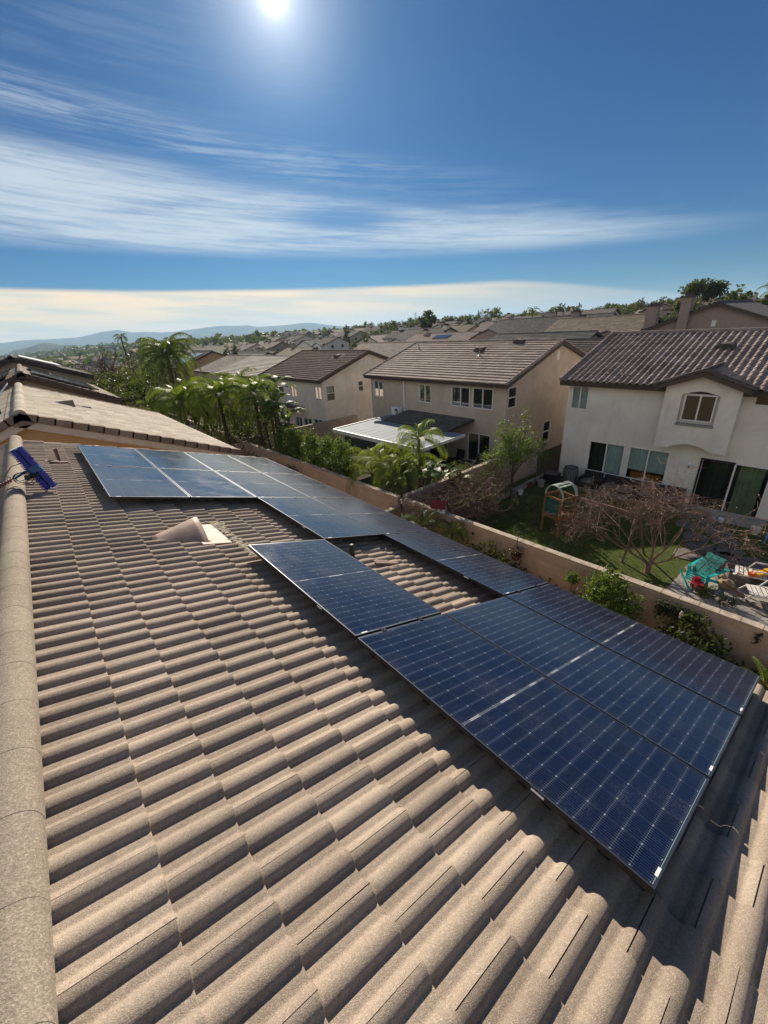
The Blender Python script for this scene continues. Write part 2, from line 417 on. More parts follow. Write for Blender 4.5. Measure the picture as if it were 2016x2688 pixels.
# ---- solar glass: cell grid, bus bars and ribbons printed under glossy glass, in panel coordinates (metres)
PWD, PLN = 1.134, 2.305
def m_solar():
    m, T, b, out = newmat('solar_cells')
    t = T.nodes.new('ShaderNodeTexCoord'); s = T.nodes.new('ShaderNodeSeparateXYZ'); T.links.new(t.outputs['Object'], s.inputs[0])
    x, y = s.outputs[0], s.outputs[1]
    mg = .022; cw = (PWD - 2 * mg) / 6
    half = (PLN - 2 * mg - .016) / 2; ch = half / 12
    def line(v, pitch, w, off=0.0):
        q = ma('DIVIDE', ma('SUBTRACT', v, off, T=T), pitch, T=T)
        fr = ma('ABSOLUTE', ma('SUBTRACT', ma('FRACT', ma('ADD', q, .5, T=T), T=T), .5, T=T), T=T)
        return ma('MULTIPLY', fr, pitch, T=T), ma('LESS_THAN', fr, w / 2 / pitch, T=T)
    # second half is mirrored about the centre line
    yc = ma('SUBTRACT', ma('ABSOLUTE', ma('SUBTRACT', y, PLN / 2, T=T), T=T), .008, T=T)
    dx, lx = line(x, cw, .0028, mg)
    dy, ly = line(yc, ch, .0030)
    _, bus = line(x, cw / 10, .0018, mg + cw / 20)
    near = mapr(dy, .004, .017, 1.0, .35, T=T)
    dia = ma('LESS_THAN', ma('ADD', dx, dy, T=T), .0062, T=T)
    tick = ma('MULTIPLY', bus, ma('LESS_THAN', dy, .0135, T=T), T=T)
    cell = ntex(coords(T), 1.3, 3, .5, 0, T)
    wn = T.nodes.new('ShaderNodeTexWhiteNoise'); wn.noise_dimensions = '2D'
    cb = T.nodes.new('ShaderNodeCombineXYZ')
    T.links.new(ma('FLOOR', ma('DIVIDE', ma('SUBTRACT', x, mg, T=T), cw, T=T), T=T), cb.inputs[0]); T.links.new(ma('FLOOR', ma('DIVIDE', y, ch, T=T), T=T), cb.inputs[1])
    T.links.new(cb.outputs[0], wn.inputs['Vector'])
    c = mixc(wn.outputs['Value'], (.0025, .005, .019), (.004, .008, .030), T)
    c = mixc(ma('MULTIPLY', bus, .20, T=T), c, (.16, .22, .36), T)
    c = mixc(ma('MULTIPLY', tick, .26, T=T), c, (.45, .50, .60), T)
    c = mixc(ma('MULTIPLY', ly, .17, T=T), c, (.25, .33, .45), T)
    c = mixc(ma('MULTIPLY', lx, .10, T=T), c, (.35, .40, .48), T)
    c = mixc(ma('MULTIPLY', dia, .45, T=T), c, (.62, .66, .70), T)
    # border and centre strip
    inx = ma('MULTIPLY', ma('GREATER_THAN', x, mg, T=T), ma('LESS_THAN', x, PWD - mg, T=T), T=T)
    iny = ma('MULTIPLY', ma('GREATER_THAN', y, mg, T=T), ma('LESS_THAN', y, PLN - mg, T=T), T=T)
    c = mixc(ma('MULTIPLY', inx, iny, T=T), (.012, .014, .018), c, T)
    mid = ma('LESS_THAN', yc, 0.0, T=T)
    c = mixc(ma('MULTIPLY', mid, inx, T=T), c, (.010, .012, .016), T)
    yq = ma('ABSOLUTE', ma('SUBTRACT', ma('ABSOLUTE', ma('SUBTRACT', y, PLN / 2, T=T), T=T), .0048, T=T), T=T)
    rb = ma('LESS_THAN', yq, .0016, T=T)
    c = mixc(ma('MULTIPLY', ma('MULTIPLY', rb, inx, T=T), .45, T=T), c, (.55, .58, .60), T)
    def seg(a0, a1): return ma('MULTIPLY', ma('GREATER_THAN', x, a0, T=T), ma('LESS_THAN', x, a1, T=T), T=T)
    sg = ma('ADD', seg(.47, .66), ma('MULTIPLY', ma('ADD', seg(.10, .20), seg(.88, .98), T=T), .6, T=T), clamp=True, T=T)
    rw = ma('LESS_THAN', yq, .0028, T=T)
    c = mixc(ma('MULTIPLY', rw, sg, T=T), c, (.66, .67, .66), T)
    # end ribbons
    e0 = ma('LESS_THAN', ma('ABSOLUTE', ma('SUBTRACT', y, PLN - .015, T=T), T=T), .0022, T=T)
    e1 = ma('LESS_THAN', ma('ABSOLUTE', ma('SUBTRACT', y, .015, T=T), T=T), .0022, T=T)
    c = mixc(ma('MULTIPLY', ma('MULTIPLY', ma('ADD', e0, e1, T=T), inx, T=T), .6, T=T), c, (.30, .42, .48), T)
    # dust
    dn = ntex(coords(T), 2.5, 6, .7, .5, T); d2 = ntex(coords(T), 120, 2, .6, 0, T)
    c = mixc(mapr(ma('MULTIPLY', dn, d2, T=T), .22, .42, 0.0, .05, T=T), c, (.5, .47, .42), T)
    setin(T, b, 'Base Color', c)
    setin(T, b, 'Roughness', mapr(dn, .3, .7, .10, .17, T=T)); b.inputs['IOR'].default_value = 1.5
    b.inputs['Specular IOR Level'].default_value = .5
    return m
M_SOLAR = m_solar()
M_FRAME = plain('panel_frame_top_sheen', (.16, .17, .18), .32, .6, .85, var=.1)  # sun sheen on the black frame's top faces, put into their colour
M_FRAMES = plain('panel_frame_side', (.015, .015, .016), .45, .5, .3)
M_STICK = plain('white_sticker', (.85, .85, .83), .6, .3, var=.05)
# ================================================================= tiled surfaces
def tiles(mb, P, tails, head0, b0, b1, period, H, thick, flat=.27, seam=.64, npts=12, per=2, jit=.004, stag=1, rnd=random.Random(3), groove=.03, power=.75, ov=.05, skip=None):
    """courses of concrete tiles. P(a, b, h): a down the slope, b along it, h up from the valley."""
    def prof(t):
        f = t % 1.0
        if H == 0: return 0.0
        if f < flat: return H * .05 * (1 - cos(2 * pi * f / flat)) * .5
        x = (f - flat) / (1 - flat)
        return H * max(0.0, sin(pi * x ** 1.08)) ** power
    nb = int((b1 - b0) / (period * per)) + 2
    a0 = head0
    for ci, a1 in enumerate(tails):
        off = (ci * stag) % per
        for k in range(-1, nb):
            ts = seam + off + k * per
            te = ts + per
            js = rnd.uniform(-jit, jit); jh = rnd.uniform(0, jit * .6); jt = rnd.uniform(-jit, jit) * .5
            B0, B1 = b0 + ts * period, b0 + te * period
            if B1 < b0 or B0 > b1: continue
            if skip and skip((a0 + a1) / 2, (B0 + B1) / 2): continue
            pts = []
            n = npts * per
            for i in range(n + 1):
                t = ts + (te - ts - groove) * i / n
                bb = b0 + t * period
                h = prof(t)
                if H and t - ts < .30: h += .0035 * (1 - (t - ts) / .30)
                if bb < b0: bb = b0
                if bb > b1: bb = b1
                pts.append((bb, h))
            if groove:
                dp = min(.012, thick * .8)
                pts.append((min(b1, b0 + (te - groove) * period + .0005), pts[-1][1] - dp))
                pts.append((min(b1, b0 + (te + .03) * period), pts[-1][1]))
            A0, A1 = a0 - ov, a1 + js
            s0 = ov / (a1 - a0 + ov); m0 = n + 1
            def strip(idx, rows, smooth):
                vs = [P(*r(pts[i])) for r in rows for i in idx]; w = len(idx); o = len(mb.v); mb.v.extend(vs)
                for q in range(len(rows) - 1):
                    for i in range(w - 1):
                        mb.f.append((o + q * w + i, o + q * w + i + 1, o + (q + 1) * w + i + 1, o + (q + 1) * w + i)); mb.mi.append(mb.cur); mb.sm.append(smooth)
            r0 = lambda q: (A0, q[0], q[1] + jh - thick * s0 * .6)
            r1 = lambda q: (A1 - .005, q[0] + jt, q[1] + thick + jh)
            r2 = lambda q: (A1, q[0] + jt, q[1] + thick - .005 + jh)
            r3 = lambda q: (A1 - .002, q[0] + jt, q[1] - .006)
            strip(range(m0), (r0, r1), H > 0)
            strip(range(m0), (r1, r2, r3), False)
            if groove: strip(range(m0 - 1, len(pts)), (r0, r1, r3), False)
        a0 = a1
def caps(mb, p0, p1, up, r, exp_=.385, n=9, hr=1.0, rnd=random.Random(5), taper=.9, skirt=.02, lip=.008):
    """overlapping half-round caps from p0 to p1"""
    p0 = Vector(p0); p1 = Vector(p1); d = (p1 - p0); Ln = d.length; d.normalize()
    side = d.cross(Vector(up)).normalized(); u = side.cross(d).normalized()
    k = max(1, int(round(Ln / exp_))); e = Ln / k
    for i in range(k):
        s = p0 + d * (e * i - .03); t = p0 + d * (e * (i + 1) + .012)
        j = rnd.uniform(-.004, .004) * min(1, lip / .008)
        vs = []
        for q, (c, rr, lift) in enumerate(((s, r * taper, 0), (t, r, lip), (t + d * .004, r * .97, lip * .7), (t + d * .003, r * .8, 0))):
            row = [c + side * (rr + j) + u * (-skirt)]
            for m in range(n + 1):
                a = pi * m / n
                row.append(c + side * (cos(a) * rr + j) + u * (sin(a) * rr * hr + lift))
            row.append(c + side * (-rr + j) + u * (-skirt))
            vs += [tuple(p) for p in row]
        w = n + 3
        if i == 0: mb.add([vs[q] for q in range(w)], [tuple(range(w))])
        if i == k - 1: mb.add([vs[3 * w + q] for q in range(w)], [tuple(range(w))])
        sm = mb.smooth
        for q in range(3):
            mb.smooth = q == 0
            mb.add(vs[q * w:(q + 2) * w], [(m, m + 1, w + m + 1, w + m) for m in range(w - 1)])
        mb.smooth = sm

# ================================================================= own house (we stand on its roof)
XR = -0.675
own = thing('two_storey_house', 'house roof in the foreground, sandy concrete barrel tiles, carrying all the solar panels', 'house', (1.0, 4.0, 0))
def POWN(a, b, h): return L(a, b, .212 - h)
def PLEFT(a, b, h):
    x, y, z = L(a, b, .212 - h); return (2 * XR - x, y, z)
TA = [-.557, -.215] + [.16 + .387 * k for k in range(13)]
BP = 10.396 - .166 * 70      # valley phase
def vent_skip(a, b): return (.60 < a < 1.12 and 5.70 < b < 6.34)
mb = MB()
tiles(mb, POWN, TA, -.94, BP, 14.2, .166, .034, .026, npts=16, flat=.38, power=.50, seam=.66, skip=lambda a, b: b < -1.0 or vent_skip(a, b))
mb.build('roof_tiles', M_OWN, own, world=True)
mb = MB()
tiles(mb, PLEFT, TA[:12], -.94, BP, 13.0, .166, .034, .026, npts=8, flat=.38, power=.50)
mb.build('roof_tiles', M_OWN, own, world=True)
mb = MB()
capx = L(-1.05, 0, .175)
caps(mb, (capx[0], L(0, -1.15, 0)[1], capx[2]), (capx[0], -2.5, capx[2]), (0, 0, 1), .118, .40, 16, hr=.92, skirt=.03, taper=.992, lip=.0008)
mb.build('ridge_cap', M_CAP, own, world=True)
# far rake edge pieces, underlay, fascia and walls
mb = MB()
ye = L(0, -1.2, 0)[1]
for sgn, PP in ((1, POWN), (-1, PLEFT)):
    q = [PP(-1.08, -1.15, -.03), PP(4.62, -1.15, -.03), PP(4.62, 14.0, -.03), PP(-1.08, 14.0, -.03)]
    mb.add(q, [(0, 1, 2, 3)])
mb.build('roof_deck', M_DARK, own, world=True)  # near-black underlay sheet, put under the tiles to block light
for PP in (POWN, PLEFT):
    mb = MB()
    for i in range(len(TA)):
        a0 = TA[i - 1] if i else -.94
        A = [PP(a0 - .02, -1.16, .02), PP(TA[i] + .01, -1.16, .045), PP(TA[i] + .01, -1.16, -.15), PP(a0 - .02, -1.16, -.15)]
        Bq = [PP(a0 - .02, -1.02, .02), PP(TA[i] + .01, -1.02, .045), PP(TA[i] + .01, -1.02, -.15), PP(a0 - .02, -1.02, -.15)]
        mb.hexa([A[3], A[2], A[1], A[0], Bq[3], Bq[2], Bq[1], Bq[0]])
    mb.build('rake_tiles', M_OWN, own, world=True, recalc=True)
mb = MB()
xe, ze = POWN(4.5, 0, -.08)[0], POWN(4.5, 0, -.08)[2]
mb.bar((xe + .12, 12.6, ze - .02), (xe + .12, -2.5, ze - .02), .12, .12)
mb.build('gutter', M_TRIM, own, world=True)
xw = xe - .45; xl = 2 * XR - xw
mb = MB(); zr = POWN(-1.08, 0, -.06)[2]; zw = ze - .10
def fy(a, d, z): return (a, d, z)
mb.prism([(xl, 0), (xw, 0), (xw, zw), (XR, zr - .12), (xl, zw)], -2.4, 12.35, fy)
mb.build('wall', M_ST_P, own, world=True, recalc=True)

def sub(name, par, loc):      # an Empty that is a part of a thing and parents its own pieces
    o = bpy.data.objects.new(name, None); COL.objects.link(o); o.empty_display_size = .1; o.parent = par
    o.matrix_world = Matrix.Translation(loc); o.location = par.matrix_world.inverted() @ Vector(loc); return o
# vents, pipes and loose bits on our roof
t = sub('roof_vent', own, L(.8, 6.1, .12))
mb = MB(); mb.smooth = True
rows = []
for s in range(9):
    f = s / 8.0; a = .27 + (.90 - .27) * f; hw = .10 + .39 * f; hh = .03 + .22 * f
    row = []
    for k in range(13):
        cx_ = -cos(pi * k / 12.0); h = hh * (1 - abs(cx_) ** 1.4)
        row.append(L(a - .05 * (1 - abs(cx_)) * f, 6.10 - .13 * f + hw * cx_, .190 - h))
    rows.append(row)
vs = [p for r in rows for p in r]
mb.add(vs, [(i * 13 + k, i * 13 + k + 1, (i + 1) * 13 + k + 1, (i + 1) * 13 + k) for i in range(8) for k in range(12)])
M_VENT = plain('pinkish_metal', (.43, .30, .225), .6, .35, var=.22, vs=5)
o = mb.build('hood', M_VENT, t, world=True)
sd_ = o.modifiers.new('s', 'SOLIDIFY'); sd_.thickness = .004
mb = MB()
mb.hexa([L(.80, 5.66, .160), L(1.16, 5.66, .160), L(1.18, 6.47, .160), L(.80, 6.47, .160), L(.80, 5.66, .205), L(1.16, 5.66, .205), L(1.18, 6.47, .205), L(.80, 6.47, .205)])
mb.build('flashing', M_VENT, t, world=True, recalc=True)
mb = MB(); rr = random.Random(11)
M_FOAM = m_leaf('crumbled_foam', (.80, .76, .58), (.86, .84, .74), .5, .9, .1, tint=(.8, .75, .6))
def blob(mb, c, r, rnd, sq=.6, n=6, P=None):
    vs = []; fs = []
    for i in range(n + 1):
        ph = pi * i / n
        for k in range(n + 2):
            th = 2 * pi * k / (n + 2); q = r * rnd.uniform(.75, 1.15)
            vs.append((c[0] + q * sin(ph) * cos(th), c[1] + q * sin(ph) * sin(th), c[2] + q * cos(ph) * sq))
    m = n + 2
    for i in range(n):
        for k in range(m): fs.append((i * m + k, i * m + (k + 1) % m, (i + 1) * m + (k + 1) % m, (i + 1) * m + k))
    mb.add(vs, fs)
mb.smooth = True
for i in range(330):
    f = rr.random(); b = 5.50 + 1.50 * f; a = 1.235 + .05 * f + rr.gauss(0, .05 * (1.2 - f * .9))
    blob(mb, L(a, b, .178 + rr.uniform(-.014, .012)), rr.uniform(.012, .036), rr, .45, 5)
tag(mb.build('foam_debris', M_FOAM, recalc=True), 'crumbled white foam scattered on tiles beside the half-cone vent', 'debris')
M_PIPEB = plain('brown_pipe', (.17, .10, .085), .6, .3, var=.2)
t = sub('vent_pipe', own, L(-.37, 1.18, .20)); t['label'] = 'slim brown vent pipe near the far end of the ridge'
mb = MB(); p0 = Vector(L(-.37, 1.18, .20)); mb.tube([p0, p0 + Vector((0.0, 0, .29))], .033, 12); mb.build('pipe', M_PIPEB, t, world=True)
mb = MB(); mb.lathe([(.075, 0), (.05, .03), (.036, .07)], tuple(p0 + Vector((0, 0, -.02))), 12); mb.build('flashing', M_PIPEB, t, world=True)
t = sub('vent_pipe', own, L(2.57, 7.42, .20)); t['label'] = 'black vent pipe rising from the tile gap between solar panels'
mb = MB(); p0 = Vector(L(2.57, 7.42, .20)); mb.tube([p0, p0 + Vector((0, 0, .27))], .036, 12)
mb.build('pipe', M_BLK, t, world=True)
mb = MB(); mb.lathe([(.10, 0), (.06, .03), (.04, .07)], tuple(p0 + Vector((0, 0, -.01))), 12); mb.build('flashing', M_BLK, t, world=True)
# slipped tiles
rr = random.Random(4)
for (a, b, ry, lab) in ((-.45, 1.45, .2, 'slipped brown tile piece lying by the slim brown pipe'), (2.9, 7.75, -.3, 'broken dark tile piece lying by the black vent pipe'), (-.75, -.85, .1, 'loose thin tile strip at the far edge of the roof behind the ridge end')):
    mb = MB(); p0 = Vector(L(a, b, .150))
    Mx = Matrix.Translation(p0) @ Matrix.Rotation(radians(17), 4, 'Y') @ Matrix.Rotation(ry, 4, 'Z')
    mb.box((-.16, -.03, 0), (.20, .03, .016), Mx); mb.box((-.16, .03, .004), (.06, .09, .018), Mx)
    tag(mb.build('tile_fragment', M_PIPEB), lab, 'roof tile')

# ================================================================= solar panels
PW, PL_ = 1.154, 2.3353
RP = Matrix.Rotation(radians(17.0), 4, 'Y')
arr = thing('solar_array', 'dark blue solar panel array on black rails covering the near barrel tiled roof', 'solar array', L(2, 6, .1))
def panel_proto():
    t = bpy.data.objects.new('solar_panel', None); COL.objects.link(t); t.parent = arr
    mb = MB(); z = -.0022
    mb.add([(.009, .009, z), (PWD - .009, .009, z), (PWD - .009, PLN - .009, z), (.009, PLN - .009, z)], [(0, 1, 2, 3)])
    mb.build('glass', M_SOLAR, t)
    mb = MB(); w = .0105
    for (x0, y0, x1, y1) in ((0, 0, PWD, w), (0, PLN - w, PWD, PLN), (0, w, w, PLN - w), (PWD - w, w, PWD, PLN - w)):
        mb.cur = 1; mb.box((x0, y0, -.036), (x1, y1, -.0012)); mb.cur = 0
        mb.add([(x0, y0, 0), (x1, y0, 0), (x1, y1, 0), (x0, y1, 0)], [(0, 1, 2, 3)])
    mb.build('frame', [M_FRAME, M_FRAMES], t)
    mb = MB(); mb.add([(.02, .02, -.03), (PWD - .02, .02, -.03), (PWD - .02, PLN - .02, -.03), (.02, PLN - .02, -.03)], [(3, 2, 1, 0)])
    mb.build('backsheet', M_FRAMES, t)
    mb = MB(); mb.box((.080, .010, -.001), (.145, .024, .0006)); mb.build('sticker', M_STICK, t)
    mb = MB(); mb.box((-.0012, .55, -.026), (-.0002, .63, -.012)); mb.build('sticker', M_STICK, t)
    return t
pp = panel_proto()
CELLS = [(i, j) for j in (0, 1) for i in range(4)] + [(2, 2), (3, 2), (1, 3), (3, 3), (1, 4), (2, 4), (3, 4)]
PAN = {}
for n_, (i, j) in enumerate(CELLS):
    o = pp if n_ == 0 else copy_tree(pp, (0, 0, 0))
    if n_ == 0: CH[pp.name] = [(k, kids(k)) for k in kids(pp)]
    a = i * PW + (PW - PWD) / 2; b = (j + 1) * PL_ - (PL_ - PLN) / 2
    sag = random.uniform(-.002, .002)
    lm_ = arr.matrix_world.inverted() @ (Matrix.Translation(L(a, b, sag)) @ RP)
    o.location = lm_.to_translation(); o.rotation_euler = lm_.to_euler(); o.parent = arr; PAN[(i, j)] = o
for (i, j), o in PAN.items():       # mid clamps along the far short edge where another panel follows
    if (i, j - 1) in PAN or j == 0:
        for fx in (.27, .70):
            mb = MB(); yy = PLN + (.015 if j else .004)
            mb.box((fx * PWD - .022, yy - .026, .0006), (fx * PWD + .022, yy + .026, .006)); mb.box((fx * PWD - .008, yy - .008, .006), (fx * PWD + .008, yy + .008, .013))
            mb.box((fx * PWD - .02, yy - .011, -.04), (fx * PWD + .02, yy + .011, .0006))
            mb.build('clamp', M_FRAMES, o)
rk = arr
for (i, j0, j1) in ((0, 0, 1), (1, 0, 1), (2, 0, 2), (3, 0, 4), (1, 3, 4), (2, 4, 4)):
    for fx in (.27, .70):
        mb = MB(); a = i * PW + fx * PWD
        mb.hexa([L(a - .02, j0 * PL_ + .05, .078), L(a + .02, j0 * PL_ + .05, .078), L(a + .02, (j1 + 1) * PL_ - .08, .078), L(a - .02, (j1 + 1) * PL_ - .08, .078),
                 L(a - .02, j0 * PL_ + .05, .040), L(a + .02, j0 * PL_ + .05, .040), L(a + .02, (j1 + 1) * PL_ - .08, .040), L(a - .02, (j1 + 1) * PL_ - .08, .040)])
        q = j0 * PL_ + .3
        while q < (j1 + 1) * PL_:
            mb.hexa([L(a - .05, q - .02, .20), L(a + .03, q - .02, .20), L(a + .03, q + .02, .20), L(a - .05, q + .02, .20), L(a - .03, q - .02, .07), L(a + .03, q - .02, .07), L(a + .03, q + .02, .07), L(a - .03, q + .02, .07)])
            q += 1.2
        mb.build('rail', M_FRAMES, rk, world=True, recalc=True)

# ================================================================= cleaning brush on the ridge
M_BLUE = plain('blue_brush_plastic', (.006, .022, .30), .35, .5, var=.1)
M_BLUE2 = plain('blue_brush_edge', (.010, .045, .36), .6, .3, var=.25, vs=40)
M_LBLUE = plain('mid_blue_plastic', (.015, .09, .26), .4, .5, var=.1)
M_WHT = plain('white_plastic', (.75, .76, .78), .5, .4, var=.08)
M_HOSE = plain('red_hose', (.20, .012, .018), .35, .5, var=.1)
t = thing('solar_cleaning_brush', 'blue twin-channel washing brush with hoses lying over the ridge', 'brush', (-.4, 8.0, 6.5))
lo = Vector((-.232, 8.0, 6.50)); hi = Vector((-.45, 8.04, 7.167)); dr = (hi - lo).normalized()
wv = Vector((.9, -.15, .28)); wv = (wv - dr * wv.dot(dr)).normalized(); nv = dr.cross(wv).normalized()
def FR(s, w, n): return tuple(lo + dr * s + wv * w + nv * n)
LEN = (hi - lo).length
mid = LEN * .49
for s0, s1 in ((0, mid - .03), (mid + .03, LEN)):
    mb = MB()
    for w0, w1 in ((-.07, -.012), (.012, .07)):
        mb.hexa([FR(s0, w0, -.05), FR(s1, w0, -.05), FR(s1, w1, -.05), FR(s0, w1, -.05), FR(s0, w0, .03), FR(s1, w0, .03), FR(s1, w1, .03), FR(s0, w1, .03)])
    mb.build('brush_bar', M_BLUE, t, world=True, recalc=True)
    mb = MB(); mb.hexa([FR(s0 + .02, -.014, .0), FR(s1 - .02, -.014, .0), FR(s1 - .02, .014, .0), FR(s0 + .02, .014, .0), FR(s0 + .02, -.014, .034), FR(s1 - .02, -.014, .034), FR(s1 - .02, .014, .034), FR(s0 + .02, .014, .034)])
    mb.build('jet_strip', M_LBLUE, t, world=True, recalc=True)
    for w in (-.07, .07):
        mb = MB(); rr = random.Random(2); s = s0
        while s < s1:
            b0_ = Vector(FR(s, w, rr.uniform(-.05, .02))); mb.bar(b0_, b0_ + wv * (w * .35) - nv * .045 + dr * rr.uniform(-.01, .01), .004, .004)
            s += .006
        mb.build('bristles', M_BLUE2, t, world=True)
mb = MB(); mb.hexa([FR(mid - .045, -.082, -.052), FR(mid + .045, -.082, -.052), FR(mid + .045, .082, -.052), FR(mid - .045, .082, -.052), FR(mid - .045, -.082, .044), FR(mid + .045, -.082, .044), FR(mid + .045, .082, .044), FR(mid - .045, .082, .044)])
mb.build('hub', M_LBLUE, t, world=True, recalc=True)
mb = MB(); mb.hexa([FR(-.006, -.072, -.052), FR(.0, -.072, -.052), FR(.0, .072, -.052), FR(-.006, .072, -.052), FR(-.006, -.072, .03), FR(.0, -.072, .03), FR(.0, .072, .03), FR(-.006, .072, .03)])
mb.build('end_cap', M_WHT, t, world=True, recalc=True); mb = MB()
mb.hexa([FR(LEN, -.072, -.052), FR(LEN + .006, -.072, -.052), FR(LEN + .006, .072, -.052), FR(LEN, .072, -.052), FR(LEN, -.072, .03), FR(LEN + .006, -.072, .03), FR(LEN + .006, .072, .03), FR(LEN, .072, .03)])
mb.build('end_cap', M_WHT, t, world=True, recalc=True)
hb = Vector((-.60, 7.95, 6.758)); mc = Vector(FR(mid, 0, .03))
mb = MB(); mb.tube([mc, mc.lerp(hb, .5) + Vector((0, -.03, .02)), hb], [.022, .018, .018], 10); mb.build('handle', M_LBLUE, t, world=True)
mb = MB(); mb.box((-.07, -.03, -.03), (.07, .03, .03), Matrix.Translation(mc.lerp(hb, .42) + Vector((.03, -.06, -.06))) @ Matrix.Rotation(.5, 4, 'Z')); mb.build('valve_box', M_BLK, t, world=True)
mb = MB()
for k in range(3):
    c = hb + Vector((.06 + .02 * k, -.02, .01 - .015 * k)); r = .075 + .02 * k
    mb.tube([c + Vector((r * cos(2 * pi * q / 18), .02 * sin(4 * pi * q / 18), r * .8 * sin(2 * pi * q / 18))) for q in range(19)], .0045, 6)
mb.tube([hb, hb + Vector((.05, -.05, -.06)), hb + Vector((.16, -.08, -.12)), mc + Vector((.02, -.08, -.15)), mc], .006, 6)
mb.tube([mc, mc + Vector((-.12, .1, .09)), mc + Vector((-.26, .12, .07)), mc + Vector((-.38, .1, -.06)), hb], .006, 6)
mb.build('thin_hoses', M_BLK, t, world=True)
mb = MB(); q0 = Vector((-.63, 7.95, 6.745)); q1 = Vector((-1.0, 7.9, 6.63)); q2 = Vector((-1.68, 7.58, 6.31))
pts = []; n = 230
for k in range(n):
    f = k / (n - 1.0); p = (q0.lerp(q1, f * 2) if f < .5 else q1.lerp(q2, f * 2 - 1)); a = f * 22 * 2 * pi
    pts.append(p + Vector((0, cos(a), sin(a))) * .022)
mb.tube(pts, .010, 6); mb.build('coiled_hose', M_HOSE, t, world=True)
# ================================================================= ground and hills
def sat(x): return 0.0 if x < 0 else (1.0 if x > 1 else x * x * (3 - 2 * x))
def G(x, y):
    g = -0.02
    g -= 4.2 * sat((y - 18) / 130.0) * (1 - .6 * sat((x - 30) / 80.0))
    g -= 5.0 * sat((y - 60) / 260.0) * (1 - sat((x - 20) / 160.0))
    g += 4.2 * sat((x - 40) / 130.0)
    r = sqrt(x * x + y * y)
    g -= 3.0 * sat((r - 300) / 700.0) + 25 * sat((r - 1000) / 3000.0)
    return g
def gz(u, v): p = BK(u, v); return G(p[0], p[1])
mb = MB(); mb.smooth = True
xs = []
def axis(lo, hi):
    out = [0.0]; q = 0.0; st = 3.0
    while q < hi:
        q += st; out.append(q); st *= 1.085
    q = 0.0; st = 3.0
    while q > lo: q -= st; out.insert(0, q); st *= 1.085
    return out
gx = axis(-6500, 8200); gy = axis(-600, 7600)
vs = [(x, y, G(x, y)) for y in gy for x in gx]; nx = len(gx)
mb.add(vs, [(j * nx + i, j * nx + i + 1, (j + 1) * nx + i + 1, (j + 1) * nx + i) for j in range(len(gy) - 1) for i in range(nx - 1)])
tag(mb.build('ground', M_GROUND), kind='structure')

def m_hill(name, c1, c2):
    m, T, b, out = newmat(name)
    co = coords(T); n = ntex(co, .004, 8, .7, .3, T)
    c = mixc(mapr(n, .4, .6, T=T), c1, c2, T); bump(T, b, n, 1.0, 40)
    setin(T, b, 'Base Color', c); setin(T, b, 'Roughness', 1.0); b.inputs['Specular IOR Level'].default_value = 0
    return m
def range_(name, dist, pts, mat, seed, depth, rough):
    """a hill range: pts = (azimuth deg, crest elevation deg); modelled as a ridge with slopes in front and behind"""
    rnd = random.Random(seed); mb = MB(); mb.smooth = True
    az0, az1 = pts[0][0], pts[-1][0]; n = int((az1 - az0) * 12); rows = []
    prof = [(-1.0, 0.0), (-.75, .20), (-.5, .48), (-.3, .72), (-.15, .9), (0, 1.0), (.3, .8), (.8, 0.1)]
    for i in range(n + 1):
        az = az0 + (az1 - az0) * i / n
        for k in range(len(pts) - 1):
            if pts[k][0] <= az <= pts[k + 1][0]:
                f = (az - pts[k][0]) / (pts[k + 1][0] - pts[k][0]); f = f * f * (3 - 2 * f); el = pts[k][1] * (1 - f) + pts[k + 1][1] * f; break
        row = []
        for q, (dd, hh) in enumerate(prof):
            r = dist + dd * depth * (1 + .25 * noise.noise(Vector((az * .3, seed, 0))))
            nn = noise.fractal(Vector((az * .6, q * .45, seed * 3.1)), .9, 2.1, 6)
            top = 8.5 + dist * tan(radians(el)); base = -30
            z = base + (top - base) * hh * (1 + (rough * nn if q != 5 else rough * .22 * nn))
            a = radians(az + (.9 * noise.noise(Vector((az * .4, q * .8, seed))) if 0 < q < 7 and q != 5 else 0))
            row.append((r * sin(a), r * cos(a), z))
        rows.append(row)
    m = len(prof)
    mb.add([p for r in rows for p in r], [(i * m + k, (i + 1) * m + k, (i + 1) * m + k + 1, i * m + k + 1) for i in range(n) for k in range(m - 1)])
    return tag(mb.build(name, mat), kind='structure')
MH1 = m_hill('scrub_hill', (.085, .075, .05), (.14, .12, .085))
range_('hills', 3600, [(-14, -.3), (-6, -.95), (-1.5, -.69), (-.1, -.12), (2.5, .36), (4.2, .07), (5.5, -.06), (7.1, -.28), (9.8, -.08), (12, -.35), (16, -.2), (20, -.6), (28, -.9)], MH1, 2, 700, .22)
range_('mountains', 7800, [(-20, .5), (-4, .45), (-1.1, .58), (.7, .72), (2.6, .70), (5, .72), (8.1, 1.17), (9.0, 1.27), (10.7, .95), (14.4, .80), (17, 1.0), (19.5, 1.14), (22.6, 1.08), (24.3, .84), (27.3, .88), (30.1, 1.02), (34.6, .38), (38.1, .26), (40.4, .25), (44.1, .58), (46.8, .59), (50.7, .73), (56, .70), (60, .68), (62.8, .30), (66.5, .73), (72, .5), (82, .4), (95, .3)], MH1, 5, 1500, .15)

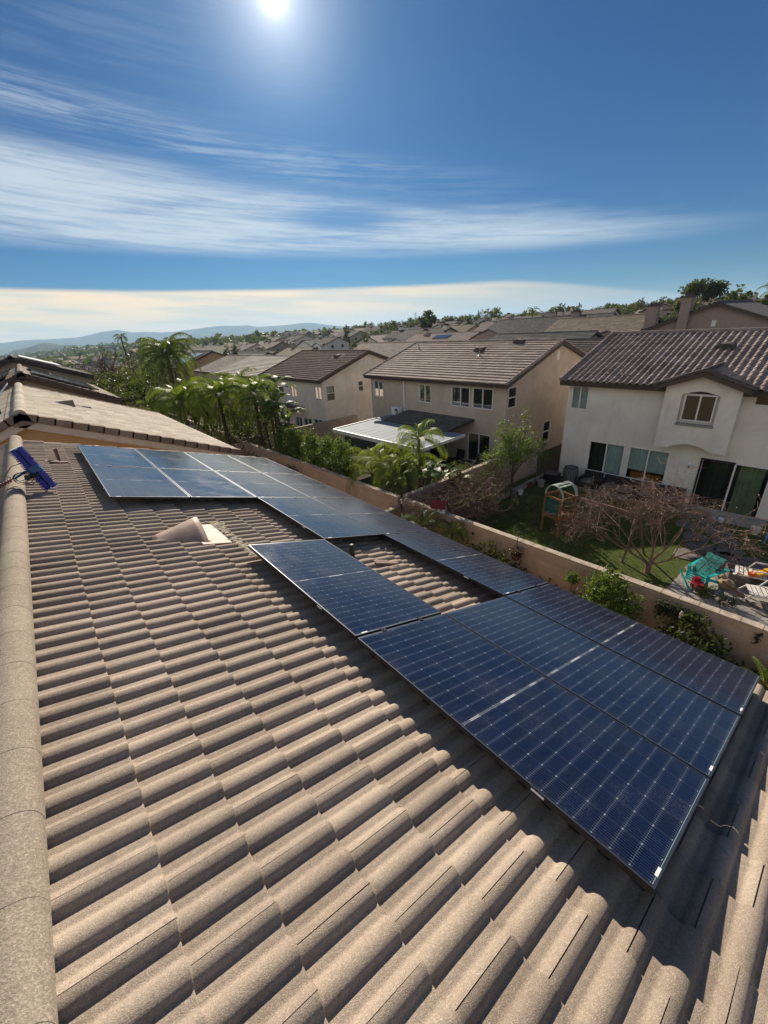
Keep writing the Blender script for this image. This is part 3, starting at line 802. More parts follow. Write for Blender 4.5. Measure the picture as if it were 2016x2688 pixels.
# ================================================================= houses
def wall_grid(mb, f, a0, a1, z0, z1, holes, th=.14):
    """wall face at depth 0 with openings (a0, a1, z0, z1) and their reveals"""
    A = sorted({a0, a1, *[h[0] for h in holes], *[h[1] for h in holes]}); Zs = sorted({z0, z1, *[h[2] for h in holes], *[h[3] for h in holes]})
    for i in range(len(A) - 1):
        for j in range(len(Zs) - 1):
            ca, cz = (A[i] + A[i + 1]) / 2, (Zs[j] + Zs[j + 1]) / 2
            if any(h[0] < ca < h[1] and h[2] < cz < h[3] for h in holes): continue
            mb.add([f(A[i], 0, Zs[j]), f(A[i + 1], 0, Zs[j]), f(A[i + 1], 0, Zs[j + 1]), f(A[i], 0, Zs[j + 1])], [(0, 1, 2, 3)])
    for h in holes:
        c = [(h[0], h[2]), (h[1], h[2]), (h[1], h[3]), (h[0], h[3])]
        for k in range(4):
            p, q = c[k], c[(k + 1) % 4]
            mb.add([f(p[0], 0, p[1]), f(q[0], 0, q[1]), f(q[0], th, q[1]), f(p[0], th, p[1])], [(0, 1, 2, 3)])
def fbox(mb, f, a0, a1, d0, d1, z0, z1):
    mb.hexa([f(a0, d0, z0), f(a1, d0, z0), f(a1, d1, z0), f(a0, d1, z0), f(a0, d0, z1), f(a1, d0, z1), f(a1, d1, z1), f(a0, d1, z1)])
def window(par, f, a0, a1, z0, z1, kind='slide', fr=.05, d=.05, curtain=None, cmat=None, name='window', trim=M_TRIM, split=None):
    """frame proud of the wall; kind: slide (vertical mullion) / hung (horizontal) / one; the panes and curtains are its children"""
    mb = MB()
    fbox(mb, f, a0, a1, -.02, d + .03, z0, z0 + fr); fbox(mb, f, a0, a1, -.02, d + .03, z1 - fr, z1)
    fbox(mb, f, a0, a0 + fr, -.018, d + .03, z0 + fr, z1 - fr); fbox(mb, f, a1 - fr, a1, -.018, d + .03, z0 + fr, z1 - fr)
    am, zm = (a0 + a1) / 2 if split is None else split, (z0 + z1) / 2
    if kind == 'slide': fbox(mb, f, am - fr * .55, am + fr * .55, 0, d + .03, z0 + fr, z1 - fr)
    if kind == 'hung': fbox(mb, f, a0 + fr, a1 - fr, 0, d + .03, zm - fr * .6, zm + fr * .6)
    w = mb.build(name, trim, par, recalc=True)
    halves = {'slide': [(a0 + fr, am - fr * .5, z0 + fr, z1 - fr), (am + fr * .5, a1 - fr, z0 + fr, z1 - fr)], 'hung': [(a0 + fr, a1 - fr, z0 + fr, zm), (a0 + fr, a1 - fr, zm, z1 - fr)], 'one': [(a0 + fr, a1 - fr, z0 + fr, z1 - fr)]}[kind]
    for k, h in enumerate(halves):
        mb = MB(); dd = d + .006 * k
        mb.add([f(h[0], dd, h[2]), f(h[1], dd, h[2]), f(h[1], dd, h[3]), f(h[0], dd, h[3])], [(0, 1, 2, 3)])
        mb.build('pane', M_GLASS, w)
    for (c0, c1, cz0, cz1, mat) in (curtain or []):
        mb = MB(); n = max(2, int(abs(c1 - c0) / .035)); vs = []
        for q in range(n + 1):
            a = c0 + (c1 - c0) * q / n; dq = d + .10 + .025 * sin(q * 1.9) + .012 * sin(q * .7)
            vs += [f(a, dq, cz0), f(a, dq, cz1)]
        mb.smooth = True; mb.add(vs, [(2 * q, 2 * q + 2, 2 * q + 3, 2 * q + 1) for q in range(n)])
        mb.build('curtain', mat, w)
    return w
def gable_house(name, label, u, v, z, D, Wd, eh, pitch, wallm, roofm, front=(), side=(), style='flat', group=None, og=.45, ov=.5, bottom=-1.5, ridge=None, vents=None, detail=True, rot=0.0, fascia=M_FASC, world=None, capm=None, far_side=False, cat='house', trimm=M_TRIM, backov=None):
    """front wall in the plane x=0 facing -x, near gable in the plane y=0 facing -y; both local"""
    loc = world if world else BK(u, v, z)
    t = thing(name, label, cat, loc, RB + rot, group)
    rx = ridge if ridge else D / 2
    rz = eh + (rx + ov) * pitch
    pb = (rz - eh) / (D - rx + ov)
    ff = lambda a, d, zz: (d, a, zz)          # front: a = y
    fs = lambda a, d, zz: (a, d, zz)          # near side: a = x
    ez = eh - .12
    mb = MB()
    wall_grid(mb, ff, 0, Wd, bottom, ez + ov * pitch * .6, [tuple(o[:4]) for o in front] if detail else [])
    wall_grid(mb, fs, 0, D, bottom, ez + ov * pitch * .6, [tuple(o[:4]) for o in side] if detail else [])
    fb = lambda a, d, zz: (D - d, a, zz); fr_ = lambda a, d, zz: (a, Wd - d, zz)
    wall_grid(mb, fb, 0, Wd, bottom, ez + ov * pitch * .6, []); wall_grid(mb, fr_, 0, D, bottom, ez + ov * pitch * .6, [])
    zb = ez + ov * pitch * .6
    for yy in (0, Wd): mb.add([(0, yy, zb), (D, yy, zb), (rx, yy, rz - .16)], [(0, 1, 2)])
    mb.build('wall', wallm, t)
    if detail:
        mb = MB(); mb.box((.6, .6, bottom), (D - .6, Wd - .6, ez)); mb.build('dark_room_box', M_ROOM, t)  # solid dark box behind the windows, its colour stands in for interior shade
    # roof
    mb = MB()
    def PF(a, b, h): # a from ridge down to front eave
        L0 = sqrt((rx + ov) ** 2 + (rz - eh) ** 2); cx_, cz_ = (rx + ov) / L0, (rz - eh) / L0
        return (rx - a * cx_ - h * cz_, b - og, rz - a * cz_ + h * cx_)
    def PBk(a, b, h):
        L0 = sqrt((D - rx + ov) ** 2 + (rz - eh) ** 2); cx_, cz_ = (D - rx + ov) / L0, (rz - eh) / L0
        return (rx + a * cx_ + h * cz_, b - og, rz - a * cz_ + h * cx_)
    LF = sqrt((rx + ov) ** 2 + (rz - eh) ** 2); LB = sqrt((D - rx + ov) ** 2 + (rz - eh) ** 2)
    Wr = Wd + 2 * og
    nc = max(4, int(LF / .37))
    e = LF / nc
    T1 = [e * (k + 1) for k in range(nc)]
    args = dict(barrel=(.30, .075, .03, 10), wave=(.165, .022, .055, 6), flat=(.42, 0.0, .06, 1), thin=(.42, 0.0, .022, 1))[style]
    per, H, th, npt = args
    tiles(mb, PF, T1, 0.0, 0, Wr, per, H, th, npts=npt, per=2 if H else 1, jit=.006 if detail else .003, groove=.03, ov=.02)
    nb_ = max(4, int(LB / .37)); e = LB / nb_
    if detail: tiles(mb, PBk, [e * (k + 1) for k in range(nb_)], 0.0, 0, Wr, .42, 0, .04, npts=1, per=1, groove=0, ov=.02)
    else: mb.add([PBk(0, 0, .02), PBk(LB, 0, .02), PBk(LB, Wr, .02), PBk(0, Wr, .02)], [(0, 1, 2, 3)])
    roof = mb.build('roof', roofm, t)
    mb = MB(); dk = .03
    for PP, LL in ((PF, LF), (PBk, LB)):
        mb.add([PP(0, 0, -dk), PP(LL, 0, -dk), PP(LL, Wr, -dk), PP(0, Wr, -dk)], [(0, 1, 2, 3)])
        mb.hexa([PP(LL - .04, 0, -.25), PP(LL - .0, 0, -.25), PP(LL - .0, Wr, -.25), PP(LL - .04, Wr, -.25), PP(LL - .04, 0, -.006), PP(LL - .0, 0, -.006), PP(LL - .0, Wr, -.006), PP(LL - .04, Wr, -.006)])
        for b in (0, Wr - .05):
            mb.hexa([PP(0, b, -.24), PP(LL - .05, b, -.24), PP(LL - .05, b + .05, -.24), PP(0, b + .05, -.24), PP(0, b, -.008), PP(LL - .05, b, -.008), PP(LL - .05, b + .05, -.008), PP(0, b + .05, -.008)])
    mb.build('fascia', fascia, t, recalc=True)
    mb = MB(); cm = capm or roofm
    caps(mb, (rx, -og, rz + H * .6 + .01), (rx, Wd + og, rz + H * .6 + .01), (0, 0, 1), .12, .40, 6 if detail else 4, taper=.85)
    if detail:
        for b in ((.06, Wr - .06)):
            for PP, LL in ((PF, LF), (PBk, LB)):
                p0, p1 = PP(0, b, H + .01), PP(LL, b, H + .01); n_ = Vector(PP(0, b, 1)) - Vector(PP(0, b, 0))
                caps(mb, p0, p1, n_, .10, .38, 5, taper=.85)
    mb.build('ridge_cap', cm, roof)
    for o in front:
        if detail: o[4](t, ff, *o[:4]) if callable(o[4]) else window(t, ff, *o[:4], kind=o[4], curtain=o[5] if len(o) > 5 else None)
        else: farwin(t, ff, *o[:4])
    for o in side:
        if detail: o[4](t, fs, *o[:4]) if callable(o[4]) else window(t, fs, *o[:4], kind=o[4], curtain=o[5] if len(o) > 5 else None)
        else: farwin(t, fs, *o[:4])
    for (a, zz) in (vents or []):
        mb = MB(); fbox(mb, fs, a - .18, a + .18, -.03, .0, zz - .28, zz + .28)
        for k in range(5): fbox(mb, fs, a - .15, a + .15, -.045, -.03, zz - .24 + k * .10, zz - .19 + k * .10)
        mb.build('gable_vent', trimm, t, recalc=True)
    t['rx'] = rx; t['rz'] = rz
    return t, PF, (rx, rz, LF)
def farwin(par, f, a0, a1, z0, z1):
    mb = MB(); fbox(mb, f, a0 - .05, a1 + .05, -.03, -.002, z0 - .05, z1 + .05); w = mb.build('window', M_TRIM, par, recalc=True)
    mb = MB(); fbox(mb, f, a0, a1, -.045, -.031, z0, z1); mb.build('pane', M_GLASSD, w, recalc=True)
def roof_item(par, PF, a, b, kind, mat):
    """dormer vent or pipe standing on a roof slope"""
    mb = MB()
    c = Vector(PF(a, b, .02))
    if kind == 'pipe':
        mb.tube([c, c + Vector((0, 0, .42))], .035, 8); mb.lathe([(.12, 0), (.05, .06)], tuple(c), 8)
        return mb.build('vent_pipe', mat, par)
    w = .42; n = Vector(PF(a, b, 1)) - Vector(PF(a, b, 0)); dn = (Vector(PF(1, b, 0)) - Vector(PF(0, b, 0))).normalized(); s = Vector((0, 1, 0))
    top = c - dn * .55 + n * .03
    ring = [c + s * (w * cos(pi * k / 8)) + n * (.26 * sin(pi * k / 8)) + dn * .15 for k in range(9)]
    back = [top + s * (w * .6 * cos(pi * k / 8)) + n * (.03 * sin(pi * k / 8)) for k in range(9)]
    vs = [tuple(p) for p in ring + back]
    mb.add(vs, [(k, k + 1, k + 10, k + 9) for k in range(8)] + [tuple(range(9))])
    fl = [c + s * sx_ * .65 + dn * q + n * .03 for sx_, q in ((-1, -.7), (1, -.7), (1, .32), (-1, .32))]
    mb.add([tuple(p) for p in fl], [(0, 1, 2, 3)])
    return mb.build('roof_vent', mat, par, recalc=True)

C_G = lambda a0, a1, z0, z1, m=None: [(a0, a1, z0, z1, m or M_CURT)]
# ---- the cream house on the right (H1): front plane u = 22.7, street origin of the local frame at v = y1
H1U, H1V, H1Z = 22.7, -3.2, -.25
def y1(v): return v - H1V
def z1_(z): return z - H1Z
def doorway(t, ff, a0, a1, z0, z1):
    w = window(t, ff, a0, a1, z0, z1, kind='slide', fr=.055, split=y1(2.80), name='sliding_door',
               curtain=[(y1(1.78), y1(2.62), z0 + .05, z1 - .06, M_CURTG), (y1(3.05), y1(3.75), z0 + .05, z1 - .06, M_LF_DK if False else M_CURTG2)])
    mb = MB(); fbox(mb, ff, y1(2.80), a1 + .03, -.035, -.02, z0 - .02, z0 + .05); fbox(mb, ff, y1(2.80), a1 + .03, -.035, -.02, z1 - .05, z1 + .03)
    fbox(mb, ff, a1 - .05, a1 + .03, -.035, -.02, z0 + .05, z1 - .05); fbox(mb, ff, y1(3.40), y1(3.46), -.035, -.02, z0 + .05, z1 - .05)
    mb.build('screen_frame', M_BLK, w, recalc=True)
M_CURTG2 = plain('shaded_green_curtain', (.035, .05, .035), .9, .1, var=.3)  # darker copy of the green curtain, shade put into its colour
fr1 = [(y1(9.52), y1(10.42), z1_(3.90), z1_(5.10), 'slide', C_G(y1(9.56), y1(10.40), z1_(3.95), z1_(5.05))),
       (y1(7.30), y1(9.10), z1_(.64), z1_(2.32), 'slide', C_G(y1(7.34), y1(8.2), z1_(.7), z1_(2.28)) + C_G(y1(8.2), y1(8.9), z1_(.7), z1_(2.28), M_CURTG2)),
       (y1(5.30), y1(7.10), z1_(.64), z1_(2.32), 'slide', C_G(y1(5.34), y1(7.06), z1_(1.12), z1_(2.28))),
       (y1(1.56), y1(4.04), .03, z1_(2.27), doorway),
       (y1(1.5), y1(2.84), z1_(4.75), z1_(5.20), 'one'),
       (y1(-2.2), y1(-.6), z1_(3.90), z1_(5.1), 'slide')]
h1, PF1, (rx1, rz1, LF1) = gable_house('two_storey_house', 'cream stucco house with brown barrel tile roof and boxed-out arched upper window', H1U, H1V, H1Z, 10.8, y1(10.62), 5.40 - H1Z - .02, .335, M_ST_W, M_RF_MIX, front=fr1, style='barrel', og=.32, bottom=-.6)
# boxed-out upper bay with its own small gable
bx = -.62; y0b, y1b = y1(3.18), y1(5.90)
f2 = lambda a, d, zz: (bx + d, a, zz)
arc = [(y0b, z1_(2.70)), (y0b + .60, z1_(2.70))] + [(y0b + .60 + (y1b - y0b - 1.2) * k / 12.0, z1_(2.70) + .06 + .20 * sin(pi * k / 12.0)) for k in range(13)] + [(y1b - .60, z1_(2.70)), (y1b, z1_(2.70))]
hx0, hx1, hz0, hz1 = y1(3.86), y1(5.24), z1_(3.84), z1_(5.10)
mb = MB()
zt = z1_(5.50); zp = z1_(6.02); ymid = (y0b + y1b) / 2
archtop = [(hx1 - (hx1 - hx0) * k / 10.0, hz1 + .17 * sin(pi * k / 10.0)) for k in range(11)]
outer_b = [(a, z) for a, z in arc]
mb.add([f2(a, 0, z) for a, z in outer_b] + [f2(y1b, 0, hz0), f2(hx1, 0, hz0), f2(hx0, 0, hz0), f2(y0b, 0, hz0)], [tuple(range(len(outer_b) + 4))])
mb.add([f2(y0b, 0, hz0), f2(hx0, 0, hz0), f2(hx0, 0, hz1), f2(y0b, 0, hz1)], [(0, 1, 2, 3)]); mb.add([f2(hx1, 0, hz0), f2(y1b, 0, hz0), f2(y1b, 0, hz1), f2(hx1, 0, hz1)], [(0, 1, 2, 3)])
toppoly = [(y1b, hz1), (y1b, zt), (ymid, zp), (y0b, zt), (y0b, hz1)] + list(reversed(archtop))
mb.add([f2(a, 0, z) for a, z in toppoly], [tuple(range(len(toppoly)))])
ring = [(hx0, hz0), (hx1, hz0)] + archtop
for k in range(len(ring)):
    p, q = ring[k], ring[(k + 1) % len(ring)]
    mb.add([f2(p[0], 0, p[1]), f2(q[0], 0, q[1]), f2(q[0], .22, q[1]), f2(p[0], .22, p[1])], [(0, 1, 2, 3)])
for k in range(len(outer_b) - 1):
    p, q = outer_b[k], outer_b[k + 1]
    mb.add([f2(p[0], 0, p[1]), f2(q[0], 0, q[1]), f2(q[0], .62, q[1]), f2(p[0], .62, p[1])], [(0, 1, 2, 3)])
for yy in (y0b, y1b): mb.add([f2(yy, 0, z1_(2.70)), f2(yy, .62, z1_(2.70)), f2(yy, .62, zt), f2(yy, 0, zt)], [(0, 1, 2, 3)])
mb.add([f2(hx0 - .0, .22, hz0), f2(hx1, .22, hz0), f2(hx1, .22, hz1 + .2), f2(hx0, .22, hz1 + .2)], [(0, 1, 2, 3)])
bay = mb.build('bay', M_ST_W, h1)
f3 = lambda a, d, zz: (bx + .10 + d, a, zz)
window(bay, f3, hx0 + .10, hx1 - .12, hz0 + .12, hz1 + .02, 'slide') if False else None
wb = window(h1, f3, hx0 + .12, hx1 - .10, hz0 + .13, hz1 + .02, 'slide')
wb.name = 'bay_window'
mb = MB(); fbox(mb, f3, hx0 + .16, hx1 - .14, .062, .10, hz0 + .17, hz1 - .02); mb.build('dark_backing', M_ROOM, wb, recalc=True)  # dark slab right behind the bay panes, interior shade put into its colour
mb = MB(); fbox(mb, f2, hx0 - .02, hx1 + .02, -.05, .20, hz0 - .07, hz0 + .012); mb.build('sill', M_ST_G, h1, recalc=True)
# small gable roof over the bay
mb = MB(); gy0, gy1, gp = y1(2.76), y1(6.34), z1_(6.10); ge = z1_(5.44); gm = (gy0 + gy1) / 2; xb = bx - .38; xbk = 2.2
def PGa(a, b, h):
    s = (gp - ge) / (gm - gy0); c = 1 / sqrt(1 + s * s); return (xb + b, gm - a * c - h * s * c, gp - a * s * c + h * c)
def PGb(a, b, h):
    s = (gp - ge) / (gy1 - gm); c = 1 / sqrt(1 + s * s); return (xb + b, gm + a * c + h * s * c, gp - a * s * c + h * c)
LG = sqrt((gm - gy0) ** 2 + (gp - ge) ** 2)
for PP in (PGa, PGb):
    tiles(mb, PP, [LG * (k + 1) / 5 for k in range(5)], 0, 0, xbk - xb, .22, .055, .028, npts=8, per=2, ov=.02)
gr = mb.build('bay_roof', M_RF_MIX, h1)
mb = MB()
caps(mb, (xb, gm, gp + .05), (xbk, gm, gp + .05), (0, 0, 1), .11, .4, 6)
for PP in (PGa, PGb):
    n_ = Vector(PP(0, 0, 1)) - Vector(PP(0, 0, 0)); caps(mb, PP(0, .06, .06), PP(LG, .06, .06), n_, .10, .38, 6)
mb.build('rake_cap', M_RF_DK, gr)
mb = MB()
for PP in (PGa, PGb):
    mb.hexa([PP(0, 0, -.18), PP(LG, 0, -.18), PP(LG, .06, -.18), PP(0, .06, -.18), PP(0, 0, .0), PP(LG, 0, .0), PP(LG, .06, .0), PP(0, .06, .0)])
    mb.add([PP(0, 0, -.03), PP(LG, 0, -.03), PP(LG, xbk - xb, -.03), PP(0, xbk - xb, -.03)], [(0, 1, 2, 3)])
    mb.hexa([PP(LG - .05, 0, -.16), PP(LG, 0, -.16), PP(LG, 1.2, -.16), PP(LG - .05, 1.2, -.16), PP(LG - .05, 0, 0), PP(LG, 0, 0), PP(LG, 1.2, 0), PP(LG - .05, 1.2, 0)])
mb.build('fascia', M_FASC, gr, recalc=True)
roof_item(h1, PF1, 2.0, y1(4.95) + .3, 'vent', M_RF_DK)
for b in (9.2, 8.55):
    roof_item(h1, PF1, LF1 - 1.0, y1(b), 'pipe', M_RF_MIX)
# wall light
mb = MB(); mb.lathe([(.07, -.02), (.075, .02), (.02, .04)], (-.08, y1(4.43), z1_(1.90)), 12); mb.box((-.06, y1(4.43) - .05, z1_(1.86)), (-.004, y1(4.43) + .05, z1_(1.98)))
mb.tube([(-.08, y1(4.43) - .14, z1_(1.93)), (-.10, y1(4.43), z1_(1.91)), (-.08, y1(4.43) + .14, z1_(1.93))], .028, 8)
wl = mb.build('wall_light', M_WHT, h1)
mb = MB(); mb.lathe([(.035, -.05), (.04, -.01), (.01, .01)], (-.10, y1(4.43), z1_(1.82)), 10); mb.build('sensor', M_BLK, wl)
# amber fabric seen inside
mb = MB(); mb.box((.18, y1(5.5), .8), (.5, y1(6.9), 1.22)); mb.build('sofa_back', M_AMB, h1)

# ---- the beige house in the middle (H2)
H2U, H2V, H2Z = 21.6, 13.72, .05
def y2(v): return v - H2V
def x2(u): return u - H2U
def z2_(z): return z - H2Z
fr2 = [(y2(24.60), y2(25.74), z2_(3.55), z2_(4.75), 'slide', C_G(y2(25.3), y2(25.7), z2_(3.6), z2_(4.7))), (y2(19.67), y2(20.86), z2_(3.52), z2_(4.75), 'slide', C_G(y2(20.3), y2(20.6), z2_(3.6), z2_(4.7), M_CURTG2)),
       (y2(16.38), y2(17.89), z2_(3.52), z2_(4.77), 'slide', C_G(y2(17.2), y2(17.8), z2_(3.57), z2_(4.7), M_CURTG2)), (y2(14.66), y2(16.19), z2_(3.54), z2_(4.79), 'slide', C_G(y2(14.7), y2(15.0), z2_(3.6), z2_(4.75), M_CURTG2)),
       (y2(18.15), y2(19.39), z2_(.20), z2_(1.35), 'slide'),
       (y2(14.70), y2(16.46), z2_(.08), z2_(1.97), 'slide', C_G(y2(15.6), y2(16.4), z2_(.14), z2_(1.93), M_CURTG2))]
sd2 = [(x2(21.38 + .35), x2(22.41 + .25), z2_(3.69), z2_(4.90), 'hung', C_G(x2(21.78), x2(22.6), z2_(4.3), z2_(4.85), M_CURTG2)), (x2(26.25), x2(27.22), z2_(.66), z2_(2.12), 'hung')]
h2, PF2, (rx2, rz2, LF2) = gable_house('two_storey_house', 'beige stucco house with flat brown tile roof above a white patio cover', H2U, H2V, H2Z, 11.2, y2(26.05), 5.17 - H2Z, .325, M_ST_B, M_RF_BRN, front=fr2, side=sd2, style='flat', og=.30, bottom=-.8, vents=[(x2(27.2), z2_(6.25))])
for a, v in ((1.35, 25.2), (2.6, 18.35)): roof_item(h2, PF2, a, y2(v), 'pipe', M_METAL)
roof_item(h2, PF2, 1.7, y2(19.0), 'vent', M_RF_DK); roof_item(h2, PF2, .35, y2(16.7), 'vent', M_RF_DK)
mb = MB(); mb.box((-.10, y2(22.2), z2_(2.75)), (-.003, y2(22.32), z2_(5.0))); mb.build('downspout', M_TRIM, h2)
mb = MB(); fbox(mb, lambda a, d, z: (d, a, z), y2(16.7), y2(22.3), -.06, -.003, z2_(2.72), z2_(2.84)); mb.build('flashing', M_TRIM, h2, recalc=True)
# tiled shed roof below the upper windows
mb = MB(); zs1 = z2_(2.86)
def PS(a, b, h): return (-.02 - a * .985, y2(15.95) + b, zs1 - a * .10 + h)
tiles(mb, PS, [.37 * (k + 1) for k in range(7)], 0, 0, 5.9, .42, 0, .04, npts=1, per=1, ov=.02)
sh = mb.build('shed_roof', M_RF_GRY, h2)
mb = MB(); mb.hexa([PS(0, 0, -.14), PS(2.55, 0, -.14), PS(2.55, 5.9, -.14), PS(0, 5.9, -.14), PS(0, 0, -.02), PS(2.55, 0, -.02), PS(2.55, 5.9, -.02), PS(0, 5.9, -.02)])
mb.build('soffit', M_FASC, sh, recalc=True)
# patio cover
pc = thing('patio_cover', 'flat white patio cover on posts against the beige house', 'patio cover', BK(17.4, 18.8, 0), RB)
mb = MB(); k = 0
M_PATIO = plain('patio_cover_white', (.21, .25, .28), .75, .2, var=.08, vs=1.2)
UP0, UP1, VP0, VP1 = 15.55 - 17.4, 19.25 - 17.4, 14.9 - 18.8, 22.9 - 18.8
def pz(u): return 2.38 + .02 * (u - UP0)
v = VP0
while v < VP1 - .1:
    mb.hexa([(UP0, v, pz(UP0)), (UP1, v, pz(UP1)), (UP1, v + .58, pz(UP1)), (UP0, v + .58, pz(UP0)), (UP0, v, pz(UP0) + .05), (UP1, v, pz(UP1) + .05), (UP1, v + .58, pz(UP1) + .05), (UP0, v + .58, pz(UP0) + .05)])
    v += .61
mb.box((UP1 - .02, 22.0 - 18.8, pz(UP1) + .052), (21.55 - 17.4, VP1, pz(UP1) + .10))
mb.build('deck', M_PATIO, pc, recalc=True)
mb = MB(); mb.box((UP0 - .10, VP0 - .05, 2.24), (UP0 - .004, VP1 + .05, 2.47)); mb.bar((UP0, VP0 - .04, pz(UP0)), (UP1, VP0 - .04, pz(UP1)), .06, .18); mb.bar((UP0, VP1 + .06, pz(UP0)), (UP1, VP1 + .06, pz(UP1)), .06, .18)
mb.build('gutter', M_TRIM, pc)
for v in (VP0 + .5, 0.1, VP1 - .5):
    mb = MB(); mb.box((UP0 + .25, v - .06, 0), (UP0 + .37, v + .06, 2.37)); mb.build('post', M_TRIM, pc)
ac = thing('minisplit_unit', 'small white air conditioning unit standing on the patio cover beside the downspout', 'air conditioner', BK(21.0, 22.45, 2.56), RB)
mb = MB(); mb.box((-.25, -.4, 0), (.05, .4, .55)); mb.build('casing', M_WHT, ac)
mb = MB(); mb.tube([(-.255, -.12, .28), (-.262, -.12, .28)], .20, 18); mb.build('fan_grille', M_METAL, ac)

# ---- the white house with red-brown roof (H3)
H3U, H3V, H3Z = 21.4, 32.75, -1.0
def y3(v): return v - H3V
def x3(u): return u - H3U
def z3_(z): return z - H3Z
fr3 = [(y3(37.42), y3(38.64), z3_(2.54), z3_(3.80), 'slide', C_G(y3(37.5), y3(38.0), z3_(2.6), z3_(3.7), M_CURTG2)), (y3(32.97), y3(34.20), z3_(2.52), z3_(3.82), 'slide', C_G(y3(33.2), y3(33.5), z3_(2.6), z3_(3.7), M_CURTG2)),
       (y3(33.30), y3(34.95), z3_(-.85), z3_(.78), 'slide'), (y3(35.25), y3(36.85), z3_(-.85), z3_(.68), 'slide'), (y3(37.10), y3(38.45), z3_(-.85), z3_(.6), 'slide')]
sd3 = [(x3(21.77), x3(22.71), z3_(2.50), z3_(3.85), 'hung', C_G(x3(21.8), x3(22.66), z3_(3.2), z3_(3.8))), (x3(25.53), x3(26.15), z3_(2.90), z3_(3.87), 'hung'), (x3(21.87), x3(22.82), z3_(-.95), z3_(.75), 'one')]
h3, PF3, (rx3, rz3, LF3) = gable_house('two_storey_house', 'white stucco house with red-brown tiled roof and paired gable vents', H3U, H3V, H3Z, 11.0, 11.3, 4.42 - H3Z, .345, M_ST_H3, M_RF_RED, front=fr3, side=sd3, style='wave', og=.30, bottom=-1.5, vents=[(x3(26.6), z3_(5.62)), (x3(27.14), z3_(5.64))])
roof_item(h3, PF3, 1.4, 3.4, 'vent', M_RF_RED); roof_item(h3, PF3, .5, 1.2, 'pipe', M_METAL)
mb = MB(); mb.hexa([(-2.0, -.2, 2.95), (0, -.2, 2.75), (0, 4.6, 2.75), (-2.0, 4.6, 2.95), (-2.0, -.2, 3.03), (0, -.2, 2.83), (0, 4.6, 2.83), (-2.0, 4.6, 3.03)])
aw = thing('patio_awning', 'dark lattice patio awning on the back of the white house', 'awning', BK(21.4, 36.3, -1.0), RB)
mb = MB()
for k in range(14): mb.hexa([(-2.1 + .15 * k, 0, 3.10 - .03 * k), (-2.0 + .15 * k, 0, 3.10 - .03 * k), (-2.0 + .15 * k, 4.9, 3.10 - .03 * k), (-2.1 + .15 * k, 4.9, 3.10 - .03 * k), (-2.1 + .15 * k, 0, 3.14 - .03 * k), (-2.0 + .15 * k, 0, 3.14 - .03 * k), (-2.0 + .15 * k, 4.9, 3.14 - .03 * k), (-2.1 + .15 * k, 4.9, 3.14 - .03 * k)])
mb.build('slats', M_FASC, aw, recalc=True)
for v in (.1, 2.4, 4.8):
    mb = MB(); mb.bar((-2.0, v, 3.04), (0, v, 2.64), .08, .12); mb.build('beam', M_FASC, aw)
    mb = MB(); mb.box((-1.95, v - .05, 0), (-1.85, v + .05, 3.0)); mb.build('post', M_FASC, aw)

# ---- further along the same street
gable_house('two_storey_house', 'distant house with pale cream flat tile roof left of the red-brown roof', 22.6, 47.5, -1.6, 11, 12.5, 5.55, .30, M_ST_C, M_RF_PALE, front=[(3, 4.2, 3.6, 4.8)], side=[(2, 3, 3.6, 4.7)], style='flat', detail=False, bottom=-3)
t5, PF5, _q = gable_house('two_storey_house', 'distant house with grey-brown flat tile roof beyond the pale roof', 23.2, 61.5, -1.9, 11, 8.8, 5.75, .30, M_ST_B, M_RF_BRN, front=[(3, 4.2, 3.6, 4.8)], side=[(2, 3, 3.6, 4.7)], style='flat', detail=False, bottom=-3)
roof_item(t5, PF5, 1.6, 3.5, 'pipe', M_METAL)
t6, PF6, _q = gable_house('two_storey_house', 'distant ochre gabled house with solar panels on its roof slope', 22.4, 75.5, -1.4, 11, 9.0, 5.6, .36, M_ST_Y, M_RF_DK, front=[(3, 4.2, 3.6, 4.8)], side=[(3, 4, 3.6, 4.7)], style='flat', detail=False, bottom=-4)
mb = MB()
for k in range(2): mb.hexa([PF6(1.2 + k * 2.0, 1.2, .10), PF6(3.0 + k * 2.0, 1.2, .10), PF6(3.0 + k * 2.0, 6.8, .10), PF6(1.2 + k * 2.0, 6.8, .10), PF6(1.2 + k * 2.0, 1.2, .15), PF6(3.0 + k * 2.0, 1.2, .15), PF6(3.0 + k * 2.0, 6.8, .15), PF6(1.2 + k * 2.0, 6.8, .15)])
mb.build('solar_array', M_GLASSD, t6, recalc=True)
gable_house('two_storey_house', 'distant white house with tan roof half hidden behind the tall dark palm', 18.6, 100, -2.5, 10, 12, 5.6, .33, M_ST_W, M_RF_TAN, front=[(2, 3.5, 3.6, 4.8), (6, 7.5, 3.6, 4.8)], side=[(3, 4, 3.6, 4.7)], style='flat', detail=False, bottom=-6)

